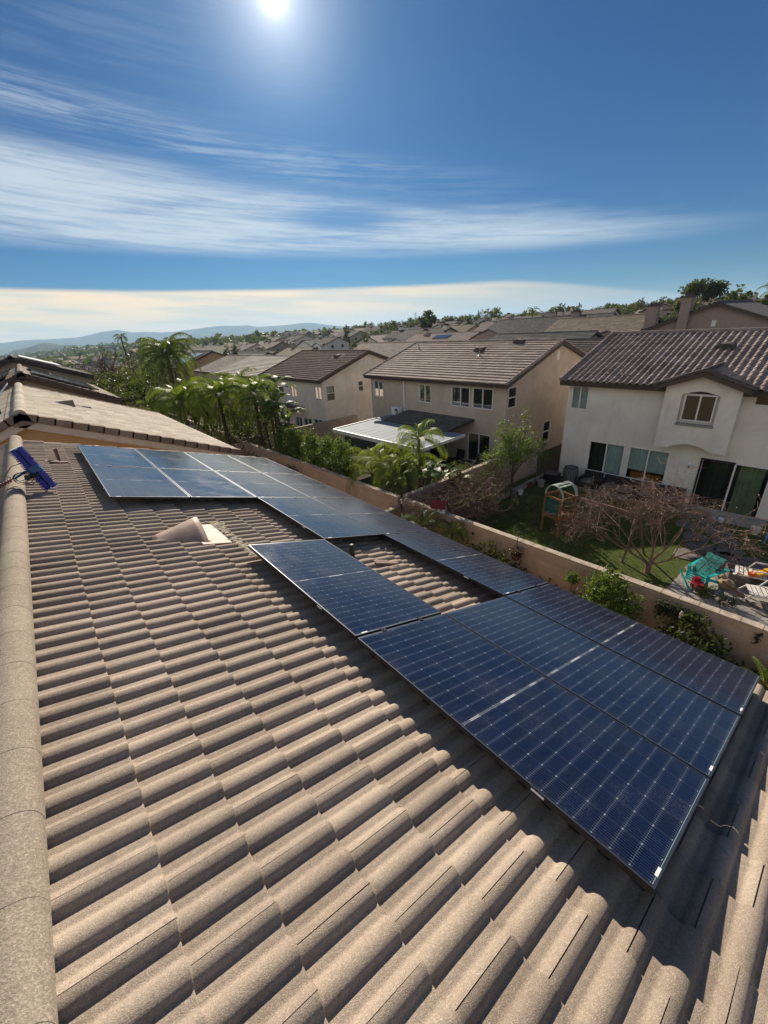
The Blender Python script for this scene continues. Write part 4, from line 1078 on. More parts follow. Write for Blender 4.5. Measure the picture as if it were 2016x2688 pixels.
# ---- left neighbours, in line with our own house
def lplace(x, y, z): return (x, y, z)
N1X0, N1X1, N1R = -6.6, 5.05, -.45
def left_house(name, label, ridge, y0, ylen, rz, half, pitch, z, wallm, roofm, rakem, fas, style, items=None, detail=True):
    # front = the side facing +x (eave to the right); gable facing us
    D = 2 * half
    t = thing(name, label, 'house', (ridge, y0, z), 0)
    H = rz - z
    mb = MB(); ez = H - half * pitch
    mb.prism([(-half + .45, -2), (half - .45, -2), (half - .45, ez - .05), (0, H - .18), (-half + .45, ez - .05)], .35, ylen - .35, lambda a, d, zz: (a, d, zz))
    mb.build('wall', wallm, t, recalc=True)
    mb = MB(); L0 = sqrt(half ** 2 + (half * pitch) ** 2); c, s = half / L0, half * pitch / L0
    def PR(a, b, h): return (a * c + h * s, b, H - a * s + h * c)
    def PLf(a, b, h): return (-a * c - h * s, b, H - a * s + h * c)
    n = int(L0 / .37); T1 = [L0 * (k + 1) / n for k in range(n)]
    per, Hh, th, npt = dict(thin=(.44, .012, .020, 5), flat=(.42, 0, .03, 1), barrel=(.22, .05, .028, 7))[style]
    for PP in (PR, PLf): tiles(mb, PP, T1, 0, 0, ylen, per, Hh, th, npts=npt, per=1 if Hh < .02 else 2, ov=.02, flat=.1, power=.35, groove=.02)
    rf = mb.build('roof', roofm, t)
    mb = MB()
    caps(mb, (0, 0, H + .0), (0, ylen, H + .0), (0, 0, 1), .15, .42, 6, hr=.8, taper=.93)
    mb.build('ridge_cap', roofm, rf)
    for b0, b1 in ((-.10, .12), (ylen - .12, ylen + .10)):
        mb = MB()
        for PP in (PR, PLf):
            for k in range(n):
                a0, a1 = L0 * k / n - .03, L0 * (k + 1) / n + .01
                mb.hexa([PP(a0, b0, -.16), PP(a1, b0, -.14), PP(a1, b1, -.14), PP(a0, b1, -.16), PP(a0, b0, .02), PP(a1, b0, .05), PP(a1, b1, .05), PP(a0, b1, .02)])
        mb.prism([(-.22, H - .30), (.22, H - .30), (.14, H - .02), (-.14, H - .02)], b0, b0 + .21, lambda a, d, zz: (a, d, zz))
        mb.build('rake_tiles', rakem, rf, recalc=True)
    mb = MB()
    for PP in (PR, PLf):
        mb.hexa([PP(0, -.03, -.36), PP(L0, -.03, -.36), PP(L0, .03, -.36), PP(0, .03, -.36), PP(0, -.03, -.165), PP(L0, -.03, -.165), PP(L0, .03, -.165), PP(0, .03, -.165)])
        mb.add([PP(0, 0, -.05), PP(L0, 0, -.05), PP(L0, ylen, -.05), PP(0, ylen, -.05)], [(0, 1, 2, 3)])
        mb.hexa([PP(L0 - .05, 0, -.2), PP(L0, 0, -.2), PP(L0, ylen, -.2), PP(L0 - .05, ylen, -.2), PP(L0 - .05, 0, -.01), PP(L0, 0, -.01), PP(L0, ylen, -.01), PP(L0 - .05, ylen, -.01)])
    mb.build('fascia', fas, t, recalc=True)
    return t, PR, PLf
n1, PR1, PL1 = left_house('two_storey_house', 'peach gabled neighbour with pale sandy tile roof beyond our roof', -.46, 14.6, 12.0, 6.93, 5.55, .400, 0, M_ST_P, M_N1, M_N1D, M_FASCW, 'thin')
def hood(par, PR, a, b, w=.42, hh=.22, mat=None):
    mb = MB()
    A, B_, C_, D_ = PR(a - .5, b, .03), PR(a + .12, b - w, .03), PR(a + .12, b + w, .03), PR(a + .05, b, hh)
    mb.add([A, B_, C_, D_], [(0, 1, 3), (0, 3, 2), (1, 2, 3), (0, 2, 1)]); return mb.build('roof_vent', mat or M_RF_DK, par, recalc=True)
hood(n1, PR1, 1.50, 5.7, .5, .24); hood(n1, PR1, 2.1, 6.0, .12, .08)
mb = MB(); mb.box((-.55, 2.3, 6.93 - .35), (-.47, 2.38, 7.05)); mb.tube([(-1.05, 1.9, 6.45), (-.95, 2.0, 7.0)], .045, 8); mb.build('vent_pipe', M_FASC, n1)
mb = MB()
p = [PL1(.15, 7.8, .35), PL1(.7, 7.8, .12), PL1(.7, 9.2, .12), PL1(.15, 9.2, .35)]
mb.hexa(p + [tuple(Vector(q) + Vector((0, 0, .04))) for q in p]); mb.build('solar_array', M_WHT, n1, recalc=True)
n2, PR2, PL2 = left_house('two_storey_house', 'grey gabled house with thermal panels on its roof behind the pale roof', -.25, 29.8, 13, 7.33, 4.2, .46, -.8, M_ST_G, M_RF_TAN, M_RF_DK, M_FASC, 'flat')
mb = MB()
for (a0, b0, a1, b1) in ((.5, .9, 2.6, 5.0), (1.6, 1.2, 3.6, 8.0), (.4, 6.0, 1.5, 11.0)):
    mb.hexa([PR2(a0, b0, .10), PR2(a1, b0, .10), PR2(a1, b1, .10), PR2(a0, b1, .10), PR2(a0, b0, .16), PR2(a1, b0, .16), PR2(a1, b1, .16), PR2(a0, b1, .16)])
mb.build('solar_array', M_GLASSD, n2, recalc=True)
mb = MB(); mb.hexa([PL2(.5, 1, .14), PL2(2.6, 1, .14), PL2(2.6, 9, .14), PL2(.5, 9, .14), PL2(.5, 1, .2), PL2(2.6, 1, .2), PL2(2.6, 9, .2), PL2(.5, 9, .2)]); mb.build('solar_array', M_GLASSD, n2, recalc=True)
n3, PR3, PL3 = left_house('two_storey_house', 'house with bright roof panels just beyond the grey gabled house', -.6, 44.5, 12, 8.3 - .35, 5.0, .38, -1.5, M_ST_B, M_RF_GRY, M_RF_DK, M_FASC, 'flat')
mb = MB(); mb.hexa([PR3(.5, 1.0, .14), PR3(3.2, 1.0, .14), PR3(3.2, 8.5, .14), PR3(.5, 8.5, .14), PR3(.5, 1.0, .2), PR3(3.2, 1.0, .2), PR3(3.2, 8.5, .2), PR3(.5, 8.5, .2)]); mb.build('solar_array', M_WHT, n3, recalc=True)
left_house('two_storey_house', 'dark roofed house at the left edge far beyond the grey gabled house', -5.5, 62, 14, 7.6, 6.0, .36, -2.5, M_ST_B, M_RF_DK, M_RF_DK, M_FASC, 'flat')
# ================================================================= block walls
def block_wall(label, p0, p1, zb, zt, th=.2, group='block walls between the yards'):
    a = Vector(BK(*p0)); b = Vector(BK(*p1)); d = (b - a); ln = d.length; ang = atan2(d.y, d.x)
    t = thing('block_wall', label, 'wall', tuple(a), ang, group)
    mb = MB(); n = max(1, int(ln / 2.0)); rnd = random.Random(int(ln * 10))
    mb.box((0, -th / 2, zb), (ln, th / 2, zt)); mb.build('blocks', M_BLOCK, t)
    mb = MB(); x = 0
    while x < ln - .02:
        w = min(.405, ln - x); j = rnd.uniform(-.004, .004)
        mb.box((x + .003, -th / 2 - .012 + j, zt), (x + w - .003, th / 2 + .012 + j, zt + .05 + j)); x += .41
    mb.build('wall_cap', M_WCAP, t)
    return t
block_wall('long pinkish block wall below our eave, behind the bare fruit tree yard', (11.2, -9), (11.2, 11.8), -1.0, 1.75)
block_wall('block wall with plaque and ornaments behind the beige house yard', (11.1, 12.0), (11.08, 27.4), -1.2, 1.80)
block_wall('sunlit block wall running away past the yellow palms', (11.08, 27.7), (11.0, 75), -5.0, 1.95)
block_wall('block wall dividing the beige and cream house yards', (11.35, 11.9), (22.4, 11.95), -1.0, 1.80)
block_wall('dark cross wall joining the long wall near the far end of our roof', (4.5, 27.55), (10.95, 27.55), -2.0, 1.70)
block_wall('low cross wall in our side yard under the vines', (6.2, 11.9), (11.0, 11.9), -1.0, 1.45)
block_wall('cross wall behind the palms at the white house yard', (11.25, 29.4), (22.5, 29.4), -2.5, 1.5)
block_wall('far cross wall near the round brown shrub', (4.0, 46.0), (10.9, 46.0), -4.0, 1.3)
t = thing('garden_curb', 'low pale retaining curb along the wall in the cream house yard', 'curb', BK(16, 11.0, 0), RB)
mb = MB(); rr = random.Random(3); x = 0
while x < 5.6: w = rr.uniform(.35, .6); mb.box((x, -.09, -.3), (x + w - .015, .09, .24 + rr.uniform(-.02, .02))); x += w
mb.build('stones', M_CONC, t)

# lawn, flagstones, patio
def sheet(name, poly, mat, z, kind='structure'):
    mb = MB(); mb.add([BK(u, v, z) for u, v in poly], [tuple(range(len(poly)))]); return tag(mb.build(name, mat), kind=kind)
def blob_poly(c, ru, rv, n, seed, wob=.12):
    r = random.Random(seed); return [(c[0] + ru * cos(2 * pi * k / n) * (1 + r.uniform(-wob, wob)), c[1] + rv * sin(2 * pi * k / n) * (1 + r.uniform(-wob, wob))) for k in range(n)]
sheet('lawn', [(11.35, -6), (22.6, -6), (22.6, 11.8), (11.35, 11.8)], M_GRASS, gz(14, 5) + .035)
LZ = gz(14, 5) + .035
sheet('path', blob_poly((14.6, .9), 2.6, 1.75, 22, 5, .07), M_CONC, LZ + .006)
mb = MB(); rr = random.Random(12)
stones = [(21.6, 3.5), (20.9, 2.95), (20.2, 2.45), (19.4, 2.0), (18.6, 1.7), (17.8, 1.6), (17.0, 1.9), (18.1, .9), (17.3, .8), (16.6, .2), (16.3, 1.2), (17.3, 2.7), (16.5, 2.1), (15.6, -.6), (14.8, -1.3), (19.0, 2.9), (20.1, 3.4), (18.2, 2.5), (15.2, .1), (13.9, -.9)]
stn = []
for i, (u, v) in enumerate(stones):
    m2 = MB(); pl_ = blob_poly((0, 0), rr.uniform(.50, .64), rr.uniform(.42, .54), 8, i, .16)
    h = .03
    n = len(pl_); m2.add([(a, b, -.02) for a, b in pl_] + [(a * .96, b * .96, h) for a, b in pl_], [tuple(range(n, 2 * n))] + [(k, (k + 1) % n, (k + 1) % n + n, k + n) for k in range(n)])
    o = m2.build('paving_stone', M_FLAG); o.location = BK(u, v, LZ + .008); o.rotation_euler = (0, 0, rr.uniform(-.5, .5))
    tag(o, 'irregular grey flagstone ' + ('near the sliding doors' if u > 20 else 'in the middle of the lawn path' if u > 18.05 else 'of the path just above the teal chair' if u > 16.55 else 'beside the teal chair and loungers' if u > 15.5 else 'in the sunlit corner close to the wall'), 'paving stone', 'flagstones of the lawn path')
sheet('patio_slab', [(21.3, 1.2), (22.69, 1.2), (22.69, 9.0), (21.3, 9.0)], M_CONC, LZ + .010)
# grass blades on the lawn
mb = MB(); rr = random.Random(8)
for i in range(26000):
    u, v = rr.uniform(11.5, 21), rr.uniform(-1.5, 10.5)
    if v < 2.8 and u > 12.2 and u < 19: continue
    x, y, _ = BK(u, v); a = rr.uniform(0, pi); h = rr.uniform(.02, .06); w = .012
    mb.add([(x - w * cos(a), y - w * sin(a), LZ), (x + w * cos(a), y + w * sin(a), LZ), (x + rr.uniform(-.03, .03), y + rr.uniform(-.03, .03), LZ + h)], [(0, 1, 2)])
tag(mb.build('grass', M_BLADE), 'green and straw coloured lawn grass in the cream house yard', 'grass', kind='stuff')

# ================================================================= plants
def leaf(mb, c, s, rnd, up=.3, asp=.45, d=None, bend=.15):
    if d is None: d = Vector((rnd.gauss(0, 1), rnd.gauss(0, 1), rnd.gauss(0, .7))).normalized()
    n = Vector((rnd.gauss(0, 1), rnd.gauss(0, 1), rnd.gauss(0, 1) + up)); n = (n - d * n.dot(d)).normalized(); r = d.cross(n)
    c = Vector(c); t_ = c + d * s; m = c + d * (s * .5) + n * (bend * s)
    mb.add([tuple(c), tuple(m + r * (s * asp / 2)), tuple(t_), tuple(m - r * (s * asp / 2))], [(0, 1, 2, 3)])
def crown(mb, blobs, n, s, rnd, asp=.5, shell=.5, clump=7, cr=.18):
    """blobs = (x, y, z, rx, ry, rz); leaves gathered in small sprays near the blob surfaces with gaps between"""
    wts = [b[3] * b[4] * b[5] for b in blobs]
    k = 0
    while k < n:
        b = rnd.choices(blobs, wts)[0]
        d = Vector((rnd.gauss(0, 1), rnd.gauss(0, 1), rnd.gauss(0, 1))).normalized(); q = shell + (1 - shell) * rnd.random() ** .7
        q *= .75 + .45 * (noise.noise(d * 2.2 + Vector((b[0], b[1], b[2]))) + .5)
        c = Vector((b[0] + d.x * b[3] * q, b[1] + d.y * b[4] * q, b[2] + d.z * b[5] * q)); rad = cr * (b[3] + b[5]) / 2
        for _ in range(clump):
            leaf(mb, c + Vector((rnd.gauss(0, rad), rnd.gauss(0, rad), rnd.gauss(0, rad * .7))) * .7, s * rnd.uniform(.7, 1.3), rnd, asp=asp); k += 1
def limbs(mb, base, top, r, blobs, rnd, n=8):
    base = Vector(base); top = Vector(top)
    mid = base.lerp(top, .5) + Vector((rnd.uniform(-.1, .1), rnd.uniform(-.1, .1), 0))
    mb.tube([base, mid, top], [r, r * .75, r * .5], 8)
    for i in range(n):
        b = rnd.choice(blobs); st = mid.lerp(top, rnd.random()); e = Vector((b[0] + rnd.uniform(-.5, .5) * b[3], b[1] + rnd.uniform(-.5, .5) * b[4], b[2] + rnd.uniform(-.3, .5) * b[5]))
        m = st.lerp(e, .5) + Vector((rnd.uniform(-.1, .1), rnd.uniform(-.1, .1), .12)) * (e - st).length
        mb.tube([st, m, e], [r * .38, r * .24, r * .08], 5)
def shrub(label, loc, blobs, n, s, mat, seed, name='shrub', cat='shrub', asp=.5, trunk=.04, group=None, rz=0, shell=.4, clump=7, cr=.16, nl=8, th=.5):
    rnd = random.Random(seed); t = thing(name, label, cat, loc, rz, group)
    mb = MB(); crown(mb, blobs, n, s, rnd, asp, shell, clump, cr); mb.build('crown' if name.endswith('tree') else 'foliage', mat, t)
    mb = MB(); limbs(mb, (0, 0, -.1), (0, 0, th * max(b[2] for b in blobs)), trunk, blobs, rnd, nl); mb.build('trunk' if name.endswith('tree') else 'stem', M_BARK, t)
    return t
def frond(mb, base, az, el, Ln, rnd, lf=.5, droop=1.0, n=34, hang=.8, w=.028, mr=None, vee=.3):
    base = Vector(base); p = base.copy(); d = Vector((cos(az) * cos(el), sin(az) * cos(el), sin(el))); st = Ln / n
    pts = [p.copy()]; e = el
    side0 = Vector((-sin(az), cos(az), 0))
    for i in range(n):
        f = i / n; e -= droop * (2.1 * f + .25) / n * 1.35
        d = Vector((cos(az) * cos(e), sin(az) * cos(e), sin(e))); p = p + d * st; pts.append(p.copy())
        if i < 3: continue
        l = lf * (sin(pi * min(1, .12 + .88 * f)) ** .5) * rnd.uniform(.85, 1.1)
        upv = side0.cross(d).normalized()
        if upv.z < 0: upv = -upv
        for sg in (-1, 1):
            a = (side0 * sg * .8 + d * .55 + upv * vee).normalized()
            q1 = p + a * l * .45; q2 = q1 + (a * (1 - hang) + Vector((0, 0, -hang)) + Vector((rnd.uniform(-.12, .12), rnd.uniform(-.12, .12), 0))).normalized() * l * .55
            ww = d * w
            mb.add([tuple(p - ww * .4), tuple(q1 - ww * .5), tuple(q2), tuple(q1 + ww * .5), tuple(p + ww * .4)], [(0, 1, 2, 3, 4)])
    return pts
def palm(label, loc, h, nf, Ln, mat, seed, lean=(0, 0), tr=.12, name='palm_tree', lf=.5, droop=1.0, hang=.8, n=30, skirt=0, el0=1.25, el1=-.5, group=None, w=.028, trunks=None):
    rnd = random.Random(seed); t = thing(name, label, 'palm', loc, 0, group)
    mb = MB(); mr = MB(); mt = MB(); ms = MB()
    for (bx_, by_, hh, kf) in (trunks or [(0, 0, h, 1.0)]):
        top = Vector((bx_ + lean[0], by_ + lean[1], hh))
        mt.tube([Vector((bx_ * .5, by_ * .5, -.3)), Vector((bx_ * .75 + lean[0] * .3, by_ * .75 + lean[1] * .3, hh * .5)), top], [tr * 1.25, tr, tr * .8], 9)
        k = max(5, int(nf * kf))
        for i in range(k):
            az = 2.4 * i + rnd.uniform(-.2, .2); f = (i + .5) / k; el = el0 + (el1 - el0) * f + rnd.uniform(-.1, .1)
            pts = frond(mb, top, az, el, Ln * rnd.uniform(.8, 1.1) * (.75 + .35 * f), rnd, lf, droop * rnd.uniform(.85, 1.2), n, hang, w)
            mr.tube(pts, [.018 * (1 - j / len(pts)) + .004 for j in range(len(pts))], 4, cap=False)
        for i in range(int(skirt * kf)):
            az = rnd.uniform(0, 6.28); frond(ms, top - Vector((0, 0, .15)), az, -.75 + rnd.uniform(-.2, .2), Ln * .7, rnd, lf * .8, .5, 16, .9, w)
    mb.build('crown', mat, t); mr.build('frond_stems', MATS['frond_stem'], t); mt.build('trunk', M_PTR, t)
    if skirt: ms.build('dead_fronds', M_LF_DRY, t)
    return t
plain('frond_stem', (.16, .15, .05), .5, .4, var=.2)
def paddle(mb, base, az, el, Ln, wd, rnd, stem=.8):
    base = Vector(base); d = Vector((cos(az) * cos(el), sin(az) * cos(el), sin(el))); p = base + d * stem * Ln * .6
    s = Vector((-sin(az), cos(az), 0)); vs = []; e = el; n = 8; q = p.copy(); rows = []
    for i in range(n + 1):
        f = i / n; w = wd * sin(pi * min(1, .06 + .94 * f)) ** .6 * .5 * (1 if f < .97 else .2)
        up = s.cross(d).normalized(); up = up if up.z > 0 else -up
        rows.append((q.copy(), w, up)); e -= .18 + rnd.uniform(-.05, .1); d = Vector((cos(az) * cos(e), sin(az) * cos(e), sin(e))); q = q + d * Ln / n
    for i in range(n):
        (a, wa, ua), (b, wb, ub) = rows[i], rows[i + 1]
        for sg in (-1, 1):
            a2 = a + s * sg * wa + ua * wa * .35; b2 = b + s * sg * wb + ub * wb * .35
            b3 = b2.lerp(a2, .12)
            mb.add([tuple(a), tuple(a2), tuple(b3), tuple(b)], [(0, 1, 2, 3)])
    return [tuple(base), tuple(base.lerp(p, .5)), tuple(p)]
def paddle_plant(label, loc, stems, mat, seed, name='bird_of_paradise_plant', group=None):
    rnd = random.Random(seed); t = thing(name, label, 'plant', loc, 0, group); mb = MB(); ms = MB()
    for (x, y, h, k, Ln) in stems:
        ms.tube([(x * .6, y * .6, -.2), (x, y, h)], [.09, .07], 7)
        for i in range(k):
            az = 2.4 * i + rnd.uniform(-.3, .3)
            pts = paddle(mb, (x, y, h), az, rnd.uniform(.75, 1.3), Ln * rnd.uniform(.8, 1.15), Ln * .34, rnd); ms.tube(pts, [.03, .022, .015], 5)
    mb.build('leaves', mat, t); ms.build('stem', M_PTR, t); return t
def at(u, v, z=None): p = BK(u, v); return (p[0], p[1], G(p[0], p[1]) if z is None else z)

# tall dark queen palm and the yellow-green cluster beyond the pale roof
palm('tall dark queen palm with a shaggy arching crown, left of the solar roofed houses', at(9.8, 36.7, -1), 8.5, 34, 3.5, M_LF_PALM, 1, (.3, 0), .17, lf=.75, droop=1.3, skirt=14, n=40, w=.05)
palm('yellow-green feathery palm with hanging leaflets nearest the pale roof', at(8.3, 29.6, -.8), 5.6, 28, 3.1, M_LF_YEL, 2, (0, 0), .12, lf=.75, hang=.92, droop=1.05, skirt=5, n=36, w=.045)
palm('bushy yellow-green palm in the middle of the palm cluster', at(10.2, 28.0, -.6), 5.7, 28, 3.0, M_LF_YEL, 3, (0, 0), .12, lf=.75, hang=.92, droop=1.1, skirt=5, n=36, w=.045)
palm('palm with drooping green fronds at the right side of the palm cluster', at(11.9, 26.4, -.4), 5.5, 26, 2.7, M_LF_YEL, 4, (0, 0), .12, lf=.65, hang=.9, skirt=7, n=32, w=.034)
palm('shorter green palm behind the yellow-green palm cluster', at(13.2, 31.5, -.8), 5.9, 22, 2.8, M_LF_PALM, 5, (0, 0), .13, lf=.6, skirt=5, n=28, w=.034)
palm('dark full palm between the tall queen palm and the yellow-green cluster', at(10.6, 33.0, -.8), 5.6, 24, 2.8, M_LF_PALM, 17, (0, 0), .13, lf=.6, droop=1.2, skirt=6, n=30, w=.045)
palm('pale green palm leaning left below the tall queen palm', at(7.6, 33.5, -1.2), 4.6, 22, 2.6, M_LF_YEL, 18, (0, 0), .12, lf=.6, hang=.9, droop=1.1, skirt=6, n=30, w=.045)
palm('sparse palm with upright fronds in front of the ochre gabled house', at(14.6, 39.5, -1.2), 5.6, 12, 2.3, M_LF_PALM, 6, (0, 0), .13, lf=.5, el1=.3, n=24, w=.032)
palm('small yellow palm beside the far patio cover left of the tall palm', at(8.6, 49, -2.2), 3.8, 16, 2.0, M_LF_YEL, 7, (0, 0), .12, lf=.5, n=22, w=.04)
paddle_plant('tall bird of paradise with silvery torn leaves beside the palm cluster', at(12.4, 25.4, 0), [(0, 0, 3.6, 9, 1.7), (.5, .5, 4.4, 8, 1.6), (-.4, .3, 2.9, 8, 1.5), (.2, -.6, 3.2, 8, 1.5), (.9, -.3, 2.6, 7, 1.4)], M_LF_BAN, 8)
shrub('dense dark undergrowth beneath the palm cluster', at(11.9, 29.0, -.4), [(0, 0, 1.9, 1.3, 2.8, 1.9), (.8, -2.4, 2.2, .9, 1.4, 1.9), (-1.8, .5, 1.5, 1.4, 2.2, 1.5), (0, 3.4, 1.8, 1.6, 2.2, 1.9), (1.5, 1.5, 2.6, 1.2, 2.0, 1.4)], 9500, .17, M_LF_DK, 31, trunk=.06)
# clipped tall shrubs along the wall of the beige house
HB = ['leftmost upright green shrub of the row above the wall by the sun plaque', 'second upright green shrub of the row above the wall', 'third and fullest green shrub of the row above the wall', 'fourth green shrub of the row, touching the feathery palm', 'rearmost green shrub of the row beside the bird of paradise trunks']
for i, (v, h, w) in enumerate(((21.9, 3.6, .72), (20.1, 3.5, .62), (18.5, 3.55, .7), (17.1, 3.6, .66), (23.4, 3.3, .6))):
    shrub(HB[i], at(12.0, v, 0), [(0, 0, h * .62, w, w * .95, h * .34), (.1, .1, h * .35, w * .9, w, h * .3), (-.1, 0, h * .85, w * .6, w * .6, h * .13)], 3600, .12, M_LF_GRN, 40 + i, trunk=.04, shell=.35, group='upright shrubs along the wall')
palm('broad feathery palm hanging over the wall in front of the patio cover', at(12.5, 14.6, 0), 2.6, 26, 2.15, M_LF_YEL, 9, (0, 0), .09, lf=.55, hang=.88, droop=1.15, n=34, w=.030, trunks=[(0, 0, 2.5, .5), (.3, 1.3, 2.3, .4), (.5, -1.0, 2.7, .45), (-.3, .5, 1.9, .35)])
palm('taller feathery palm in front of the patio cover corner', at(13.0, 12.6, 0), 3.9, 15, 1.7, M_LF_YEL, 10, (0, 0), .08, lf=.5, hang=.85, n=30, w=.028)
palm('low silvery palm tuft at the corner of the walls', at(11.9, 13.2, 0), 1.9, 20, 1.05, M_LF_PALM, 11, (0, 0), .08, lf=.36, hang=.75, droop=1.4, n=26, w=.026)
paddle_plant('bird of paradise with glossy paddle leaves in front of the beige house', at(13.6, 12.7, 0), [(0, 0, 1.5, 8, 1.2), (.5, -.4, 1.2, 7, 1.1), (-.3, .4, 1.8, 7, 1.1), (1.0, -.7, 1.2, 6, 1.2)], M_LF_BAN, 12)
shrub('leafy olive bush by the dividing wall of the beige house', at(15.5, 12.6, 0), [(0, 0, 1.3, .8, .6, .8), (.9, .1, 1.2, .6, .5, .7), (-.9, .1, 1.2, .7, .5, .8)], 2300, .10, M_LF_OLV, 45)
shrub('tall feathery sunlit shrub at the corner between the beige and cream houses', at(17.9, 10.7, 0), [(0, 0, 2.7, 1.0, .95, 1.0), (-.2, .5, 3.5, .5, .5, .75), (.2, -.3, 4.0, .35, .35, .6), (-.6, .7, 2.2, .8, .7, .6), (.7, -.6, 2.5, .7, .7, .8)], 5200, .15, M_LF_GRN, 46, asp=.22, name='small_tree', cat='tree', trunk=.07, nl=16, clump=9)
# tangle of vines on the low cross wall
def tangle(label, loc, box_, n, seed, mat, name='dry_vine', cat='vine', leaves=0, lmat=None, r0=.006, L0=.9):
    rnd = random.Random(seed); t = thing(name, label, cat, loc, RB); mb = MB()
    for i in range(n):
        p = Vector((rnd.uniform(*box_[0]), rnd.uniform(*box_[1]), rnd.uniform(*box_[2]))); d = Vector((rnd.gauss(0, 1), rnd.gauss(0, 1), rnd.gauss(.1, .6))).normalized(); pts = [p]
        for k in range(5): d = (d + Vector((rnd.gauss(0, .5), rnd.gauss(0, .5), rnd.gauss(-.08, .4)))).normalized(); p = p + d * L0 * .25; pts.append(p)
        mb.tube(pts, [r0 * rnd.uniform(.6, 1.4)] * 6, 4, cap=False)
    mb.build('stems', mat, t)
    if leaves:
        mb = MB()
        for i in range(leaves): leaf(mb, (rnd.uniform(*box_[0]) * 1.05, rnd.uniform(*box_[1]) * 1.05, rnd.uniform(*box_[2])), rnd.uniform(.06, .13), rnd)
        mb.build('leaves', lmat, t)
    return t
tangle('dry brown vine tangle heaped over the corner of the walls behind the birdhouse', at(12.4, 10.8, 0), ((-1.5, 2.6), (-1.4, .9), (.5, 2.0)), 900, 50, M_TWIG, leaves=1500, lmat=M_LF_OLV, r0=.008)
tangle('dry vines hanging on the dividing wall right of the birdhouse', at(15.6, 11.2, 0), ((-1.5, 2.0), (-.6, .5), (.2, 1.95)), 520, 51, M_TWIG, leaves=2600, lmat=M_LF_OLV)
tangle('dark leafy vines against the low cross wall beside our eave', at(9.6, 11.0, 0), ((-1.6, 1.4), (-.9, .8), (.1, 1.7)), 200, 52, M_TWIG, leaves=1700, lmat=M_LF_DK)
bhs = thing('birdhouse', 'small white birdhouse with dark red roof on the wall top', 'birdhouse', BK(11.15, 9.75, 1.80), RB + .5)
mb = MB(); mb.prism([(-.17, 0), (.17, 0), (.17, .26), (0, .44), (-.17, .26)], -.24, .24, lambda a, d, z: (a, d, z)); mb.build('house', M_WHT, bhs, recalc=True)
mb = MB()
for s in (-1, 1): mb.hexa([(0, -.29, .45), (s * .25, -.29, .21), (s * .25, .29, .21), (0, .29, .45), (0, -.29, .48), (s * .27, -.29, .235), (s * .27, .29, .235), (0, .29, .48)])
M_DRED = plain('dark_red_paint', (.20, .03, .025), .6, .3)
mb.build('roof', M_DRED, bhs, recalc=True)
mb = MB()
for q in ((-.05, .12), (.06, .12), (0, .27)): mb.lathe([(.028, 0), (.028, .004)], (q[0], -.241, q[1]), 8) if False else mb.box((q[0] - .022, -.246, q[1] - .025), (q[0] + .022, -.2405, q[1] + .025))
for q in (-.14, .05): mb.box((-.176, q, .1), (-.1702, q + .06, .17))
mb.build('openings', M_BLK, bhs)
for (dx, lab) in ((.55, 'palm-like strappy green plant at our wall below the birdhouse'),):
    palm(lab, at(10.55, 8.6, 0), 1.5, 16, 1.0, M_LF_YEL, 13, (0, 0), .06, name='cordyline_plant', lf=.25, hang=.7, droop=1.5, n=20, w=.03)
palm('arching dark palm-leaved plant on our side under the birdhouse', at(10.1, 9.6, 0), 1.6, 12, 1.2, M_LF_PALM, 14, (0, 0), .06, name='cordyline_plant', lf=.32, hang=.6, n=20, w=.035)
shrub('dark shrub under the hanging basket on our side of the wall', at(10.5, 7.0, 0), [(0, 0, .9, .6, 1.1, .7), (.2, -.9, .7, .5, .7, .5)], 1900, .10, M_LF_DK, 60)
shrub('bright green round shrub against our side of the wall', at(10.35, 3.0, 0), [(0, 0, 1.25, .62, .72, .85), (.1, .15, 1.9, .45, .5, .4), (-.1, -.45, .9, .5, .5, .6), (0, .6, .7, .45, .6, .5)], 4200, .10, M_LF_GRN, 61, shell=.55, asp=.6)
shrub('small sunlit shoot standing beside the bright round shrub', at(10.6, 4.15, 0), [(0, 0, 1.55, .16, .2, .22)], 260, .09, M_LF_GRN, 62, trunk=.015)
shrub('dark leafy shrub below the wall planter', at(10.5, 1.1, 0), [(0, 0, .95, .5, .8, .75), (.2, .1, 1.55, .22, .35, .3), (-.1, -.9, .6, .45, .6, .45)], 2600, .11, M_LF_DK, 63)
shrub('dark ground shrubs between the round shrub and the bromeliad', at(10.1, 5.1, 0), [(0, 0, .45, .5, 1.2, .4), (.1, 1.0, .5, .4, .6, .4)], 1700, .09, M_LF_DK, 64)
palm('spiky dark bromeliad against our side of the wall', at(10.7, 4.95, 0), .45, 18, .9, M_LF_DK, 15, (0, 0), .05, name='bromeliad_plant', lf=.06, hang=.2, droop=.5, n=12, w=.04)
palm('yellow-green grassy plant tuft at the right frame edge by the eave', at(9.9, -.35, 0), 1.2, 26, .9, M_LF_YEL, 16, (0, 0), .05, name='grass_tuft_plant', lf=.12, hang=.3, droop=.8, n=16, w=.03)
shrub('tall dark shrub behind our eave below the right end of the wall', at(10.3, -.9, 0), [(0, 0, .8, .5, .9, .6)], 1500, .11, M_LF_DK, 65)
shrub('dark creeper on the wall under the far panels', at(10.6, 20.5, 0), [(0, 0, 1.1, .3, .7, .6), (0, 1.4, .9, .3, .6, .5), (0, -1.2, .8, .3, .6, .5)], 1700, .10, M_LF_DK, 66)
shrub('dark creeper on our side of the wall near the cross wall', at(10.6, 25.5, 0), [(0, 0, .9, .35, 1.2, .6)], 1000, .10, M_LF_DK, 67)
